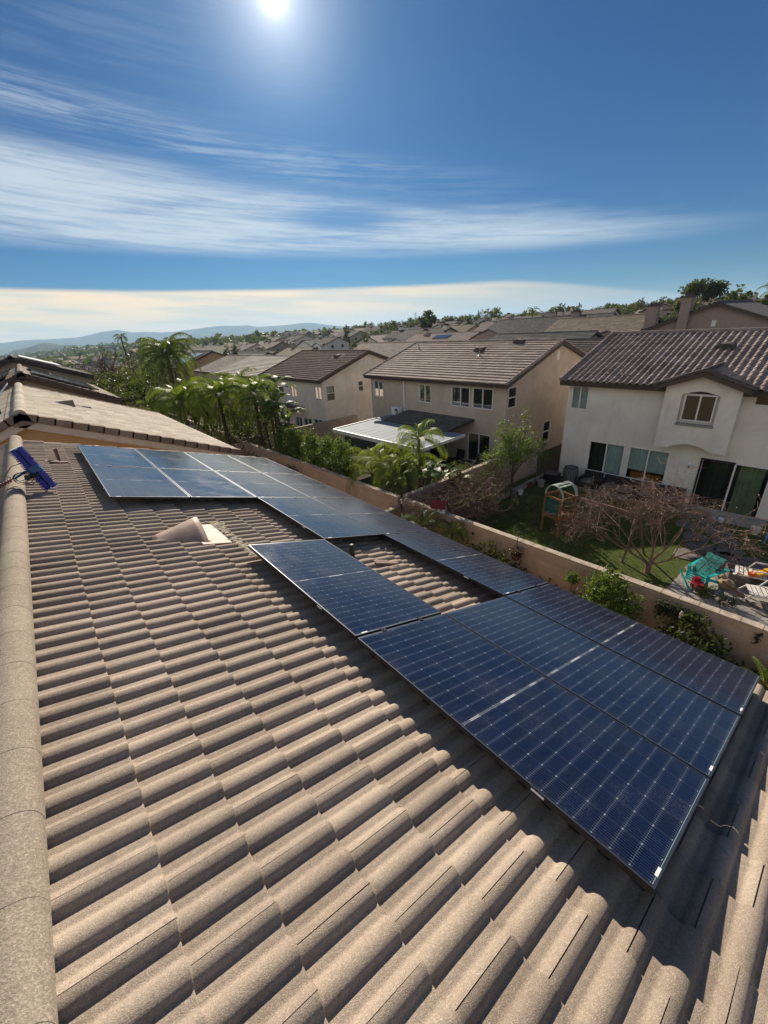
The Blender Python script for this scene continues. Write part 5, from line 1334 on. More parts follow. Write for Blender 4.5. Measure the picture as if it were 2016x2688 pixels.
for i, (u, v, h, lab) in enumerate(((15.7, 9.2, 1.1, 'leftmost straggly rose bush on the sunlit bank above the wall'), (16.1, 8.6, 1.3, 'tallest straggly rose bush on the sunlit bank above the wall'), (15.4, 8.15, .8, 'bare small rose bush beside the wooden playset'), (14.6, 9.8, .9, 'leafy low bush behind the wall right of the vines'))):
    shrub(lab, at(u, v, 0), [(0, 0, h * .7, .25, .25, h * .35)], 420, .07, M_LF_OLV, 70 + i, name='rose_bush', trunk=.015, nl=14, th=.4)
mb = MB(); rr = random.Random(77)
for i in range(6500):
    u = 11.4 + abs(rr.gauss(0, 1.3)); v = rr.uniform(5.0, 10.6); leaf(mb, BK(u, v, LZ + rr.uniform(0, .16)), rr.uniform(.04, .10), rr, up=1.5)
tag(mb.build('ground_cover', M_LF_YEL), 'low weedy ground cover along the inside of the wall', 'ground cover', kind='stuff')
mb = MB()
for i in range(9000):
    u = rr.uniform(8.5, 11.0); v = rr.uniform(-4, 26); leaf(mb, BK(u, v, rr.uniform(-.02, .35)), rr.uniform(.06, .14), rr, up=1.0)
tag(mb.build('ground_cover', M_LF_DK), 'dark ground cover in our shaded side yard', 'ground cover', kind='stuff')

# bare fruit tree
def bare_tree():
    t = thing('bare_fruit_tree', 'wide bare fruit tree with pale knobbly twigs spreading over the lawn', 'tree', at(15.0, 3.35, LZ - .05), RB)
    rnd = random.Random(21); tr = MB(); br = MB(); bud = MB()
    def grow(p, d, r, ln, depth):
        pts = [p]; q = p.copy(); dd = d.copy(); k = 5
        for i in range(k):
            dd = (dd + Vector((rnd.gauss(0, .13), rnd.gauss(0, .13), rnd.gauss(.01, .10)))).normalized(); q = q + dd * ln / k; pts.append(q.copy())
        (tr if depth < 1 else br).tube(pts, [max(.0042, r * (1 - .09 * i)) for i in range(k + 1)], 7 if depth < 2 else 4, cap=False)
        if depth >= 4:
            if rnd.random() < .22: blob(bud, tuple(q), rnd.uniform(.012, .022), rnd, 1, 3)
            return
        nb = {0: 4, 1: 4, 2: 5, 3: 3}[depth]
        for j in range(nb):
            f = rnd.uniform(.35, 1.0) if j else 1.0; b = pts[min(k, max(1, int(f * k + .5)))]
            a = rnd.uniform(0, 2 * pi); sp = rnd.uniform(.35, .95)
            o = dd.orthogonal().normalized(); o = Matrix.Rotation(a, 3, dd) @ o
            nd_ = (dd + o * sp + Vector((0, 0, .12 - .10 * depth * (q.z > 1.9)))).normalized()
            if q.z > 2.3: nd_.z = min(nd_.z, .15)
            grow(b.copy(), nd_.normalized(), r * rnd.uniform(.40, .58), ln * rnd.uniform(.55, .80), depth + 1)
    base = Vector((0, 0, 0)); tr.tube([base - Vector((0, 0, .2)), Vector((0, 0, .25)), Vector((.02, 0, .45))], [.11, .09, .08], 9)
    for (dx, dy, dz, ln, r) in ((.5, 1.0, .65, 1.7, .042), (.9, -.6, .7, 1.9, .042), (1.0, .5, .9, 1.7, .04), (-.1, 1.3, .5, 1.5, .034), (.2, 1.6, .38, 1.6, .034), (.9, -1.0, .5, 1.6, .034), (.6, .1, 1.0, 1.5, .034)):
        grow(Vector((0, 0, .38)), Vector((dx, dy, dz)).normalized(), r, ln, 0)
    tr.build('trunk', M_TWIG, t); br.build('branches', M_TWIG, t)
    bud.smooth = True; bud.build('buds', plain('pale_bud', (.58, .44, .36), .8, .2), t)
bare_tree()

# ================================================================= yard objects
M_WOOD = plain('orange_wood', (.26, .125, .055), .75, .25, var=.25, vs=8)
M_TEAL = plain('teal_plastic', (.015, .47, .46), .45, .4, var=.07)
M_GRNP = plain('green_panel', (.02, .10, .085), .5, .4, var=.15)
M_ARCH = plain('pale_green_plastic', (.40, .47, .40), .4, .5, var=.1)
M_LNG = plain('white_resin', (.70, .66, .60), .5, .4, var=.1)
M_RED = plain('red_plastic', (.50, .02, .03), .45, .4)
M_YEL = plain('yellow_plastic', (.72, .38, .03), .45, .4)
M_ORG = plain('orange_plastic', (.70, .12, .02), .45, .4)
M_BAG = plain('burlap', (.36, .27, .17), .95, .1, var=.3, vs=14)
M_CUSH = plain('grey_cushion', (.15, .135, .115), .95, .1, var=.15, vs=3)
M_WICK = plain('dark_wicker', (.028, .026, .028), .8, .2, var=.3, vs=30)
ps = thing('playset', 'wooden climbing tower with green panel, arched canopy top and long beam', 'playset', BK(15.9, 7.2, LZ), RB - .30)
A_, B_ = .40, .42
for x, y in ((-A_, B_), (A_, B_), (-A_, -B_), (A_, -B_)):
    mb = MB(); mb.bar((x * 1.08, y * 1.08, 0), (x, y, 1.72), .07, .07); mb.build('post', M_WOOD, ps)
mb = MB()
for k in range(7): mb.box((-A_ - .02, -B_ + k * .12, .84), (A_ + .02, -B_ + .105 + k * .12, .87))
mb.build('platform', M_WOOD, ps)
mb = MB()
for y in (-B_, B_): mb.bar((-A_, y, .80), (A_, y, .80), .04, .09); mb.bar((-A_, y, 1.68), (A_, y, 1.68), .04, .09)
for x in (-A_, A_): mb.bar((x, -B_, .76), (x, B_, .76), .04, .09); mb.bar((x, -B_, 1.64), (x, B_, 1.64), .04, .09)
mb.build('rails', M_WOOD, ps)
mb = MB(); mb.box((-A_ - .05, -B_ + .05, .92), (-A_ - .035, B_ - .05, 1.58)); mb.build('panel', M_GRNP, ps)
mb = MB()
for k in range(5): mb.bar((A_ + .02 - .0, -B_ - .04 - .12 * 0, .15 + .16 * k), (A_ - .45, -B_ - .10, .15 + .16 * k), .03, .03)
for x in (A_ + .02, A_ - .45): mb.bar((x, -B_ - .16, 0), (x, -B_ - .04, .95), .05, .05)
mb.build('ladder', M_WOOD, ps)
mb = MB(); n = 14
def arcp(x, y, r=.46, z=1.66, h=.52): return (x, y * r, z + h * sqrt(max(0, 1 - y * y)))
for x0, x1 in ((-.42, -.34), (.30, .42)):
    for k in range(n):
        y0_, y1_ = -cos(pi * k / n), -cos(pi * (k + 1) / n)
        a, b = arcp(x0, y0_), arcp(x0, y1_); c, d = arcp(x1, y1_), arcp(x1, y0_)
        mb.hexa([a, b, c, d, (a[0], a[1] * 1.06, a[2] + .03), (b[0], b[1] * 1.06, b[2] + .03), (c[0], c[1] * 1.06, c[2] + .03), (d[0], d[1] * 1.06, d[2] + .03)])
for yy in (-.35, 0, .35): a = arcp(-.4, yy); mb.bar(a, (.4, a[1], a[2]), .10, .03)
mb.build('canopy', M_ARCH, ps, recalc=True)
PI_ = ps.matrix_world.inverted(); bA = PI_ @ Vector(BK(16.05, 6.72, 1.72)); bB = PI_ @ Vector(BK(15.75, 4.15, 1.74))
mb = MB(); mb.bar(bA, bB, .07, .11); mb.build('swing_beam', plain('weathered_wood', (.17, .11, .085), .8, .2, var=.25, vs=8), ps)
for s in (-.6, .6):
    mb = MB(); mb.bar(bB + Vector((0, .05, 0)), Vector((bB.x + s, bB.y - .1, 0)), .06, .06); mb.build('beam_leg', MATS['weathered_wood'], ps)
sw = MB()
for q in (.3, .44):
    p = bA.lerp(bB, q); sw.tube([p, p - Vector((0, 0, 1.15))], .008, 5)
sw.build('swing_rope', M_WHT, ps)
# condenser and bins
acu = thing('air_conditioner', 'round-topped grey air conditioner unit at the corner of the cream house', 'air conditioner', BK(21.9, 9.55, LZ), RB)
mb = MB(); mb.lathe([(.36, 0), (.38, .05), (.38, .80), (.34, .86)], (0, 0, 0), 20); mb.build('casing', plain('ac_grey', (.13, .13, .135), .6, .3), acu)
mb = MB()
for k in range(20): a = 2 * pi * k / 20; mb.bar((.385 * cos(a), .385 * sin(a), .08), (.385 * cos(a), .385 * sin(a), .78), .012, .012)
mb.build('louvres', M_METAL, acu)
mb = MB(); mb.tube([(.33 * cos(2 * pi * k / 24), .33 * sin(2 * pi * k / 24), .88) for k in range(25)], .03, 6); mb.lathe([(.30, .80), (.30, .82)], (0, 0, 0), 18); mb.build('fan_guard', M_BLK, acu)
bn = thing('storage_bin', 'dark rectangular bin left of the air conditioner', 'bin', BK(21.2, 10.25, LZ), RB)
mb = MB(); mb.box((-.3, -.35, 0), (.3, .35, .55)); mb.build('body', M_BLK, bn); mb = MB(); mb.box((-.32, -.37, .552), (.32, .37, .60)); mb.build('lid', M_FASC, bn)
def sofa(label, u, v, wd, dp=.85, arms=(1, 1), rz=0):
    t = thing('patio_sofa', label, 'sofa', BK(u, v, LZ), RB + rz, 'dark wicker sofas under the windows')
    mb = MB(); mb.box((-dp / 2, -wd / 2, .06), (dp / 2, wd / 2, .30)); mb.build('base', M_WICK, t)
    mb = MB(); mb.hexa([(dp / 2 - .16, -wd / 2, .302), (dp / 2, -wd / 2, .302), (dp / 2, wd / 2, .302), (dp / 2 - .16, wd / 2, .302), (dp / 2 - .10, -wd / 2, .78), (dp / 2 + .02, -wd / 2, .78), (dp / 2 + .02, wd / 2, .78), (dp / 2 - .10, wd / 2, .78)]); mb.build('backrest', M_WICK, t)
    k = max(1, int(round(wd / .75)))
    for i in range(k):
        y0_ = -wd / 2 + .1 + (wd - .2) * i / k; y1_ = -wd / 2 + .1 + (wd - .2) * (i + 1) / k
        mb = MB(); mb.box((-dp / 2 + .02, y0_ + .01, .304), (dp / 2 - .18, y1_ - .01, .44)); o = mb.build('seat_cushion', M_CUSH, t)
        bv = o.modifiers.new('b', 'BEVEL'); bv.width = .035; bv.segments = 3
        mb = MB(); mb.box((-.07, y0_ + .02, 0), (.07, y1_ - .02, .36), Matrix.Translation((dp / 2 - .22, 0, .45)) @ Matrix.Rotation(.18, 4, 'Y')); o = mb.build('back_cushion', M_WICK, t)
        bv = o.modifiers.new('b', 'BEVEL'); bv.width = .04; bv.segments = 3
    for s, on in zip((-1, 1), arms):
        if on: mb = MB(); mb.box((-dp / 2, s * wd / 2 - .09, .302), (dp / 2 - .17, s * wd / 2 + .09 * (s < 0) + .0, .58)); mb.build('armrest', M_WICK, t)
    return t
sofa('leftmost dark wicker seat beside the air conditioner', 21.9, 8.45, .95)
sofa('long dark wicker sofa under the left lower window', 21.85, 7.0, 1.7)
sofa('dark wicker sofa under the right lower window', 21.9, 5.6, 1.0)
sofa('dark wicker seat nearest the sliding doors', 22.0, 4.65, .8)
ot = thing('patio_table', 'low dark table standing in front of the long wicker sofa', 'table', BK(20.6, 6.7, LZ), RB)
mb = MB(); mb.box((-.35, -.6, .32), (.35, .6, .36)); mb.build('tabletop', M_CUSH, ot)
for x in (-.3, .3):
    for y in (-.55, .55): mb = MB(); mb.box((x - .02, y - .02, 0), (x + .02, y + .02, .32)); mb.build('leg', M_WICK, ot)
# teal chair lying on its back, towards the wall
tc_ = thing('adirondack_chair', 'bright teal slatted garden chair tipped forward on the concrete', 'chair', BK(15.75, 1.85, LZ + .02), RB + radians(-25))
Mt = Matrix.Rotation(radians(0), 4, 'Y')
mb = MB()
for k in range(3): mb.hexa([(-.30, -.28 + .19 * k, .30), (.32, -.30 + .20 * k, .86), (.32, -.12 + .20 * k, .86), (-.30, -.11 + .19 * k, .30), (-.32, -.28 + .19 * k, .33), (.30, -.30 + .20 * k, .89), (.30, -.12 + .20 * k, .89), (-.32, -.11 + .19 * k, .33)])
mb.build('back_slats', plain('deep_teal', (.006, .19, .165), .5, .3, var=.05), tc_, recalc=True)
mb = MB()
for k in range(3): mb.bar((-.22 + .25 * k, -.30, .40 + .22 * k), (-.22 + .25 * k, .31, .40 + .22 * k), .05, .02)
mb.build('back_braces', M_TEAL, tc_)
mb = MB()
for k in range(5): mb.hexa([(-.36 - .0 + .0, -.28, .28), (-.36, .28, .28), (-.36, .28, .33), (-.36, -.28, .33), (-.30, -.28, .28), (-.30, .28, .28), (-.30, .28, .33), (-.30, -.28, .33)]) if k == 0 else mb.box((-.36 + .0, -.28, .0), (-.355, .28, .001)) if False else mb.bar((-.34 - .10 * k * .4, -.28, .30 - .055 * k), (-.34 - .10 * k * .4, .28, .30 - .055 * k), .03, .045)
mb.build('seat_slats', M_TEAL, tc_)
for s in (-1, 1):
    mb = MB(); mb.hexa([(-.38, s * .36 - .05, .42), (.36, s * .40 - .07, .56), (.36, s * .40 + .07, .56), (-.38, s * .36 + .05, .42), (-.38, s * .36 - .05, .445), (.36, s * .40 - .07, .585), (.36, s * .40 + .07, .585), (-.38, s * .36 + .05, .445)]); mb.build('armrest', M_TEAL, tc_, recalc=True)
    mb = MB(); mb.bar((-.34, s * .33, 0), (-.34, s * .33, .43), .09, .03); mb.build('leg', M_TEAL, tc_)
    mb = MB(); mb.bar((.32, s * .33, .0), (-.36, s * .33, .30), .03, .09); mb.build('leg', M_TEAL, tc_)
tl = thing('teal_rail', 'thin teal rail leaning beside the teal garden chair', 'rail', BK(15.0, 2.25, LZ), RB)
mb = MB(); mb.bar((-.25, -.25, .02), (.35, .25, .35), .05, .03); mb.build('rail', M_TEAL, tl)
rt = thing('toy_truck', 'red plastic toy in front of the teal chair', 'toy', BK(15.05, 1.85, LZ), RB + .7)
mb = MB(); mb.box((-.20, -.11, .06), (.12, .11, .24)); mb.box((.125, -.10, .06), (.24, .10, .34)); mb.build('body', M_RED, rt)
for x in (-.12, .14):
    for y in (-.12, .12): mb = MB(); mb.tube([(x, y - .02, .06), (x, y + .02, .06)], .06, 12); mb.build('wheel', M_BLK, rt)
def lounger(label, u, v, rz, z=LZ):
    t = thing('sun_lounger', label, 'lounger', BK(u, v, z), RB + rz, 'white resin sun loungers')
    for s in (-.32, .32):
        mb = MB(); mb.tube([(-.95, s, .08), (-.75, s, .30), (-.2, s, .34), (.30, s, .34), (.65, s, .30), (.85, s, .02)], .028, 8)
        mb.tube([(-.45, s * 1.02, .33), (-.30, s * 1.05, .58), (.10, s * 1.05, .60), (.25, s * 1.02, .36)], .025, 8); mb.build('side_frame', M_LNG, t)
    mb = MB()
    for k in range(9): mb.bar((-.75 + .12 * k, -.30, .345), (-.75 + .12 * k, .30, .345), .09, .018)
    mb.build('seat_slats', M_LNG, t)
    mb = MB()
    for k in range(7): f = k * .11; mb.bar((.32 + f * .75, -.30, .37 + f * .62), (.32 + f * .75, .30, .37 + f * .62), .09, .018)
    mb.build('back_slats', M_LNG, t)
    return t
lounger('white resin sun lounger piled with yellow and dark toys', 16.75, .45, radians(-80))
lounger('white resin sun lounger at the right edge nearest the wall', 15.75, -.05, radians(-70))
by = thing('toy_boat', 'yellow and orange plastic toy lying on the white sun lounger', 'toy', BK(16.7, .55, LZ + .38), RB - .6)
mb = MB(); mb.box((-.30, -.10, 0), (.25, .10, .09)); mb.box((.05, -.07, .095), (.22, .07, .17)); mb.build('body', M_YEL, by)
mb = MB(); mb.box((-.46, -.08, 0), (-.305, .08, .12)); mb.build('nose', M_ORG, by)
pu = thing('toy_case', 'dark purple toy case at the right end of the white lounger', 'toy', BK(16.5, .1, LZ + .38), RB)
mb = MB(); mb.box((-.12, -.2, 0), (.12, .2, .14)); mb.build('case', plain('purple_plastic', (.045, .01, .08), .4, .4), pu); mb = MB(); mb.tube([(0, -.08, .14), (0, -.06, .19), (0, .06, .19), (0, .08, .14)], .012, 6); mb.build('handle', M_BLK, pu)
bk = thing('storage_box', 'dark grey open storage box between the teal chair and the loungers', 'box', BK(16.55, 1.15, LZ), RB + .3)
mb = MB(); mb.box((-.40, -.28, 0), (.40, .28, .03))
for q in (((-.40, -.28, .03), (.40, -.25, .36)), ((-.40, .25, .03), (.40, .28, .36)), ((-.40, -.249, .03), (-.37, .249, .36)), ((.37, -.249, .03), (.40, .249, .36))): mb.box(*q)
mb.build('box', M_CUSH, bk)
for i, (dx, dy, m_) in enumerate(((-.15, 0, M_WHT), (.1, .08, M_LBLUE), (.15, -.12, M_RED))):
    rr = random.Random(i); mb = MB(); mb.smooth = True; blob(mb, (0, 0, .12), .13, rr, .8, 6); o = mb.build('play_ball', m_); o.location = BK(16.55 + dx, 1.15 + dy, LZ + .06); tag(o, ['white', 'blue', 'red'][i] + ' ball lying inside the dark storage box', 'ball')
bg_ = thing('burlap_bag', 'brown burlap bag slumped between the teal chair and the loungers', 'bag', BK(15.75, 1.25, LZ), RB)
mb = MB(); mb.smooth = True; blob(mb, (0, 0, .14), .24, random.Random(5), .65, 8); blob(mb, (.16, .16, .22), .12, random.Random(6), 1.2, 6); mb.build('bag', M_BAG, bg_)
pk = thing('wooden_plank', 'pale wooden plank lying from the bag towards the lounger', 'plank', BK(15.3, .9, LZ + .03), RB); mb = MB(); mb.bar((.3, .45, .25), (-.1, -.35, .02), .05, .05); mb.build('plank', M_WOOD, pk)
shrub('small leafy potted plant at the foot of the teal chair', at(14.6, 1.6, LZ), [(0, 0, .25, .28, .35, .20), (.1, -.6, .2, .25, .3, .16)], 700, .07, M_LF_DK, 80, trunk=.012)
for i, (u, v, m_, lab) in enumerate(((21.3, 2.55, M_WHT, 'small white pot on the patio slab below the sliding doors'), (20.9, 1.35, M_LNG, 'larger white pot at the right end of the patio slab'), (20.3, 10.4, M_CONC, 'round planter pot standing on the grass by the pale curb'))):
    t = thing('flower_pot', lab, 'pot', BK(u, v, LZ), RB); mb = MB(); s = (.8, 1.3, 1.6)[i]; mb.lathe([(.09 * s, 0), (.13 * s, .2 * s), (.14 * s, .22 * s), (.12 * s, .22 * s), (.11 * s, .19 * s)], (0, 0, 0), 14); mb.build('pot', m_, t)
t = thing('plastic_chair', 'light blue plastic chair at the right edge by the sliding doors', 'chair', BK(20.3, .75, LZ), RB)
M_SKY = plain('light_blue_plastic', (.06, .32, .55), .45, .4)
mb = MB(); mb.box((-.2, -.2, .28), (.2, .2, .31)); mb.build('seat', M_SKY, t); mb = MB(); mb.box((.17, -.2, .312), (.2, .2, .62)); mb.build('backrest', M_SKY, t)
for x in (-.18, .18):
    for y in (-.18, .18): mb = MB(); mb.box((x - .02, y - .02, 0), (x + .02, y + .02, .279)); mb.build('leg', M_SKY, t)
# small things lying at the left of the lawn
rr = random.Random(9)
for i, (u, v, m_, lab) in enumerate(((20.6, 10.7, M_LBLUE, 'blue bucket on the shaded ground left of the air conditioner'), (19.9, 10.85, M_DRED, 'dark red toy on the shaded ground by the curb'), (18.6, 10.6, M_WHT, 'white can standing on the pale curb'))):
    t = thing('bucket', lab, 'bucket', BK(u, v, LZ), RB); mb = MB(); mb.lathe([(.10, 0), (.13, .24), (.145, .25), (.12, .25), (.10, .05)], (0, 0, 0), 14); mb.build('body', m_, t)
    mb = MB(); mb.tube([(-.13, 0, .24), (-.08, 0, .34), (.08, 0, .34), (.13, 0, .24)], .008, 6); mb.build('handle', M_METAL, t)
# beige house patio furniture
for i, (u, v, lab) in enumerate(((20.4, 16.3, 'dark round patio chair below the beige house window'), (20.2, 18.0, 'dark patio chair in the shade of the patio cover'))):
    t = thing('patio_chair', lab, 'chair', BK(u, v, .05), RB + i)
    mb = MB(); mb.box((-.3, -.3, .38), (.3, .3, .46)); mb.build('seat', M_WICK, t); mb = MB(); mb.hexa([(.24, -.3, .462), (.3, -.3, .462), (.3, .3, .462), (.24, .3, .462), (.34, -.3, .95), (.40, -.3, .95), (.40, .3, .95), (.34, .3, .95)]); mb.build('backrest', M_WICK, t)
    for x in (-.27, .27):
        for y in (-.27, .27): mb = MB(); mb.box((x - .02, y - .02, 0), (x + .02, y + .02, .379)); mb.build('leg', M_BLK, t)
for i, (u, v, r, lab) in enumerate(((19.9, 15.2, .42, 'black round fire bowl beside the beige house door'), (20.9, 14.6, .5, 'dark round air conditioner beside the dividing wall'))):
    t = thing('fire_bowl' if i == 0 else 'air_conditioner', lab, 'fire bowl' if i == 0 else 'air conditioner', BK(u, v, .05), RB)
    mb = MB(); mb.lathe([(r * .6, 0), (r, .45), (r, .55), (r * .8, .55), (r * .7, .45)] if i == 0 else [(r, 0), (r, .75), (r * .8, .8), (r * .75, .78)], (0, 0, 0), 20); mb.build('body', M_BLK if i == 0 else M_WICK, t)
    mb = MB(); mb.tube([(r * .9 * cos(2 * pi * k / 20), r * .9 * sin(2 * pi * k / 20), .56 if i == 0 else .80) for k in range(21)], .02, 6); mb.build('rim', M_METAL, t)
t = thing('patio_umbrella', 'white folded cloth cover lying by the wall corner behind the palm', 'cover', BK(12.9, 12.9, .9), RB)
mb = MB(); mb.smooth = True
vs = []; rr = random.Random(31)
for i in range(8):
    for j in range(8): vs.append((-.75 + i * .21, -.5 + j * .14, .32 * sin(pi * i / 7) * (sin(pi * j / 7) ** .5) + rr.uniform(-.02, .02)))
mb.add(vs, [(i * 8 + j, (i + 1) * 8 + j, (i + 1) * 8 + j + 1, i * 8 + j + 1) for i in range(7) for j in range(7)]); mb.build('cover', M_WHT, t)
mb = MB(); mb.tube([(0, 0, -.9), (0, 0, .25)], .03, 8); mb.build('post', M_METAL, t)

# ornaments on our side of the walls
WU = 11.09
hb_ = thing('hanging_basket', 'wire hanging basket with reddish dried plant on the long wall', 'hanging basket', BK(WU - .22, 6.15, 1.55), RB)
mb = MB(); mb.tube([(.21, 0, .45), (.05, 0, .50), (0, 0, .42), (0, 0, .30)], .012, 6); mb.build('bracket', M_BLK, hb_)
mb = MB(); mb.lathe([(.02, -.36), (.10, -.33), (.17, -.22), (.19, -.12), (.17, -.12), (.15, -.2)], (0, 0, 0), 14); mb.build('bowl', plain('coco_liner', (.12, .06, .04), .9, .1), hb_)
mb = MB()
for k in range(3): a = 2 * pi * k / 3; mb.tube([(.18 * cos(a), .18 * sin(a), -.12), (0, 0, .30)], .005, 4)
mb.build('chains', M_BLK, hb_)
mb = MB(); rr = random.Random(14)
for k in range(170): leaf(mb, (rr.gauss(0, .09), rr.gauss(0, .09), rr.uniform(-.12, .10)), .08, rr)
mb.build('plant', m_leaf('reddish_leaf', (.14, .05, .04), (.28, .14, .10), .2), hb_)
pn = thing('wall_planter', 'black wire trough planter with trailing dark leaves on the long wall', 'planter', BK(WU - .14, 1.6, 1.60), RB)
mb = MB()
for z in (-.12, .0, .12):
    mb.tube([(.11, -.45, z), (-.10, -.45, z), (-.10, .45, z), (.11, .45, z)], .010, 5)
for k in range(15): y = -.44 + .063 * k; mb.tube([(-.10, y, .12), (-.10, y, -.12), (.10, y, -.12)], .005, 4)
mb.build('trough', M_BLK, pn)
mb = MB(); rr = random.Random(15)
for k in range(620): leaf(mb, (rr.uniform(-.14, .05), rr.uniform(-.42, .46), rr.uniform(-.28, .14) - (rr.random() < .3) * .25), .085, rr)
mb.build('foliage', M_LF_DK, pn)
mb = MB(); mb.lathe([(.05, -.16), (.055, -.05), (.03, 0), (.035, .03)], (-.13, -.12, .02), 10); mb.build('ornament', M_LNG, pn)
def plaque(label, v, z, kind, mat, name):
    t = thing(name, label, 'wall ornament', BK(WU - .02, v, z), RB); mb = MB()
    if kind == 'sun':
        for k in range(16):
            a = 2 * pi * k / 16; mb.bar((-.01, .12 * cos(a), .12 * sin(a)), (-.01, .17 * cos(a), .17 * sin(a)), .02, .012)
        mb.tube([(-.012, .125 * cos(2 * pi * k / 20), .125 * sin(2 * pi * k / 20)) for k in range(21)], .018, 5)
        mb.build('rays', mat, t); mb = MB(); mb.tube([(-.002, 0, 0), (-.03, 0, 0)], .105, 16); mb.build('face', plain('aged_bronze', (.14, .09, .055), .6, .5, .3), t)
    elif kind == 'gecko':
        mb.tube([(-.02, -.05, .16), (-.03, 0, .08), (-.03, .02, 0), (-.025, -.02, -.1), (-.02, .03, -.18), (-.02, .08, -.16)], [.02, .035, .035, .025, .012, .006], 7)
        for s in (-1, 1):
            for q in (.07, -.04): mb.tube([(-.02, 0, q), (-.02, s * .06, q + .03), (-.02, s * .07, q - .01)], .009, 5)
        mb.build('body', mat, t)
    else:
        mb.tube([(-.02, .05 * cos(k * .5) * (1 - k * .035), .06 * sin(k * .5) * (1 - k * .035)) for k in range(22)], .012, 6); mb.build('body', mat, t)
    return t
plaque('round bronze sun plaque on the block wall', 17.55, 1.42, 'sun', M_BLK, 'sun_plaque')
plaque('dark metal gecko on the wall left of the sun plaque', 19.1, 1.42, 'gecko', M_BLK, 'gecko_ornament')
plaque('dark curled metal ornament on the wall right of the sun plaque', 16.95, 1.18, 'curl', M_BLK, 'curl_ornament')
plaque('dark coiled metal ornament on the long wall left of the hanging basket', 8.05, 1.45, 'curl', M_BLK, 'curl_ornament')
plaque('dark gecko ornament near the right end of the long wall', .05, 1.55, 'gecko', M_BLK, 'gecko_ornament')
# ================================================================= far neighbourhood
def far_house(label, u, v, z, D, Wd, eh, pitch, wallm, roofm, rot=0.0, cross=(), chim=(), group=None, wins=True, panel=None, world=None, style='flat'):
    front = [(Wd * f, Wd * f + 1.2, eh - 1.7, eh - .6) for f in (.12, .45, .75)] if wins else []
    side = [(D * f, D * f + 1.1, eh - 1.7, eh - .6) for f in (.2, .65)] if wins else []
    t, PF, (rx, rz, LF) = gable_house('two_storey_house', label, u, v, z, D, Wd, eh, pitch, wallm, roofm, front=front, side=side, style=style, detail=False, rot=rot, bottom=-4, group=group, world=world, vents=[(D / 2, rz0(eh, D, pitch))])
    for (yc, w, out, dz) in cross:
        he = eh - dz; rp = he + w / 2 * pitch; roof = MB(); wl = MB()
        wl.prism([(yc - w / 2, -4), (yc + w / 2, -4), (yc + w / 2, he), (yc, rp - .1), (yc - w / 2, he)], 0, out + 1.0, lambda a, d, zz: (-out + d, a, zz))
        wl.build('wing', wallm, t, recalc=True)
        bk_ = (rp - eh) / pitch + 1.2
        for s in (-1, 1):
            e_ = (yc + s * (w / 2 + .35), he - .35 * pitch)
            roof.hexa([(-out - .3, yc, rp), (bk_, yc, rp), (bk_ - 1.0, e_[0], e_[1]), (-out - .3, e_[0], e_[1]), (-out - .3, yc, rp + .14), (bk_, yc, rp + .14), (bk_ - 1.0, e_[0], e_[1] + .14), (-out - .3, e_[0], e_[1] + .14)])
        roof.build('wing_roof', roofm, t, recalc=True)
        farwin(t, lambda a, d, zz: (-out + d, a, zz), yc - .6, yc + .6, he - 1.5, he - .4)
    for (cx_, cy_, h) in chim:
        mb = MB(); mb.box((cx_ - .45, cy_ - .6, 0), (cx_ + .45, cy_ + .6, h)); ch = mb.build('chimney', wallm, t)
        mb = MB(); mb.box((cx_ - .55, cy_ - .7, h), (cx_ + .55, cy_ + .7, h + .14)); mb.box((cx_ - .3, cy_ - .35, h + .141), (cx_ + .3, cy_ + .35, h + .4)); mb.build('chimney_cap', M_FASC, ch)
    if panel:
        a, b = panel; mb = MB(); mb.hexa([PF(a, b, .1), PF(a + 1.8, b, .1), PF(a + 1.8, b + 4, .1), PF(a, b + 4, .1), PF(a, b, .15), PF(a + 1.8, b, .15), PF(a + 1.8, b + 4, .15), PF(a, b + 4, .15)]); mb.build('solar_array', M_GLASSD, t, recalc=True)
    return t
def rz0(eh, D, pitch): return eh + .15 * D * pitch
R90 = -pi / 2
far_house('pinkish gabled house with tall chimney at the top right, above the barrel tiled roof', 54.8, 18.4, .6, 13.2, 14, 5.75, .375, M_ST_K, M_RF_GRY, rot=R90, chim=[(4.0, .0, 9.0)], style='wave')
far_house('tan roofed house with chimney left of the pinkish gabled house', 60, 20.5, .4, 9, 12, 6.0, .36, M_ST_K, M_RF_TAN, cross=[(2.5, 4.5, 2.5, .6)], chim=[(-.4, -1.5, 8.6)])
far_house('house with dark grey tiled roof just behind the beige house gable', 47, 22.5, -.6, 11, 12.5, 5.2, .36, M_ST_B, M_RF_GRY, cross=[(8.5, 5.0, 3.0, .7), (2.5, 4.0, 1.5, 1.2)])
far_house('long house with large dark grey roof on the skyline right of centre', 66, 33, .2, 12, 15, 6.0, .36, M_ST_K, M_RF_GRY, rot=0, cross=[(12.0, 5.5, 2.0, .0)], chim=[(6, 1, 8.8)])
far_house('brown roofed house carrying a bright solar array on its slope', 66, 53, -.7, 12, 16, 5.2, .34, M_ST_B, M_RF_BRN, cross=[(3.0, 4.4, 2.2, .6), (12.5, 4.4, 2.2, .6)], panel=(1.3, 6), chim=[(6, 14, 8)])
far_house('pink gabled house with shuttered window and brown roof behind the red-brown roof', 45, 47.0, -1.6, 11, 15, 5.5, .36, M_ST_K, M_RF_BRN, cross=[(12.5, 4.0, 2.4, .4), (3.2, 7.0, 2.6, .2)])
far_house('grey roofed house with chimney beyond the pink gabled house', 74, 67, -.9, 12, 13, 6.2, .36, M_ST_C, M_RF_GRY, cross=[(9.5, 5.0, 2.0, .3)], chim=[(5, .2, 9.0)])
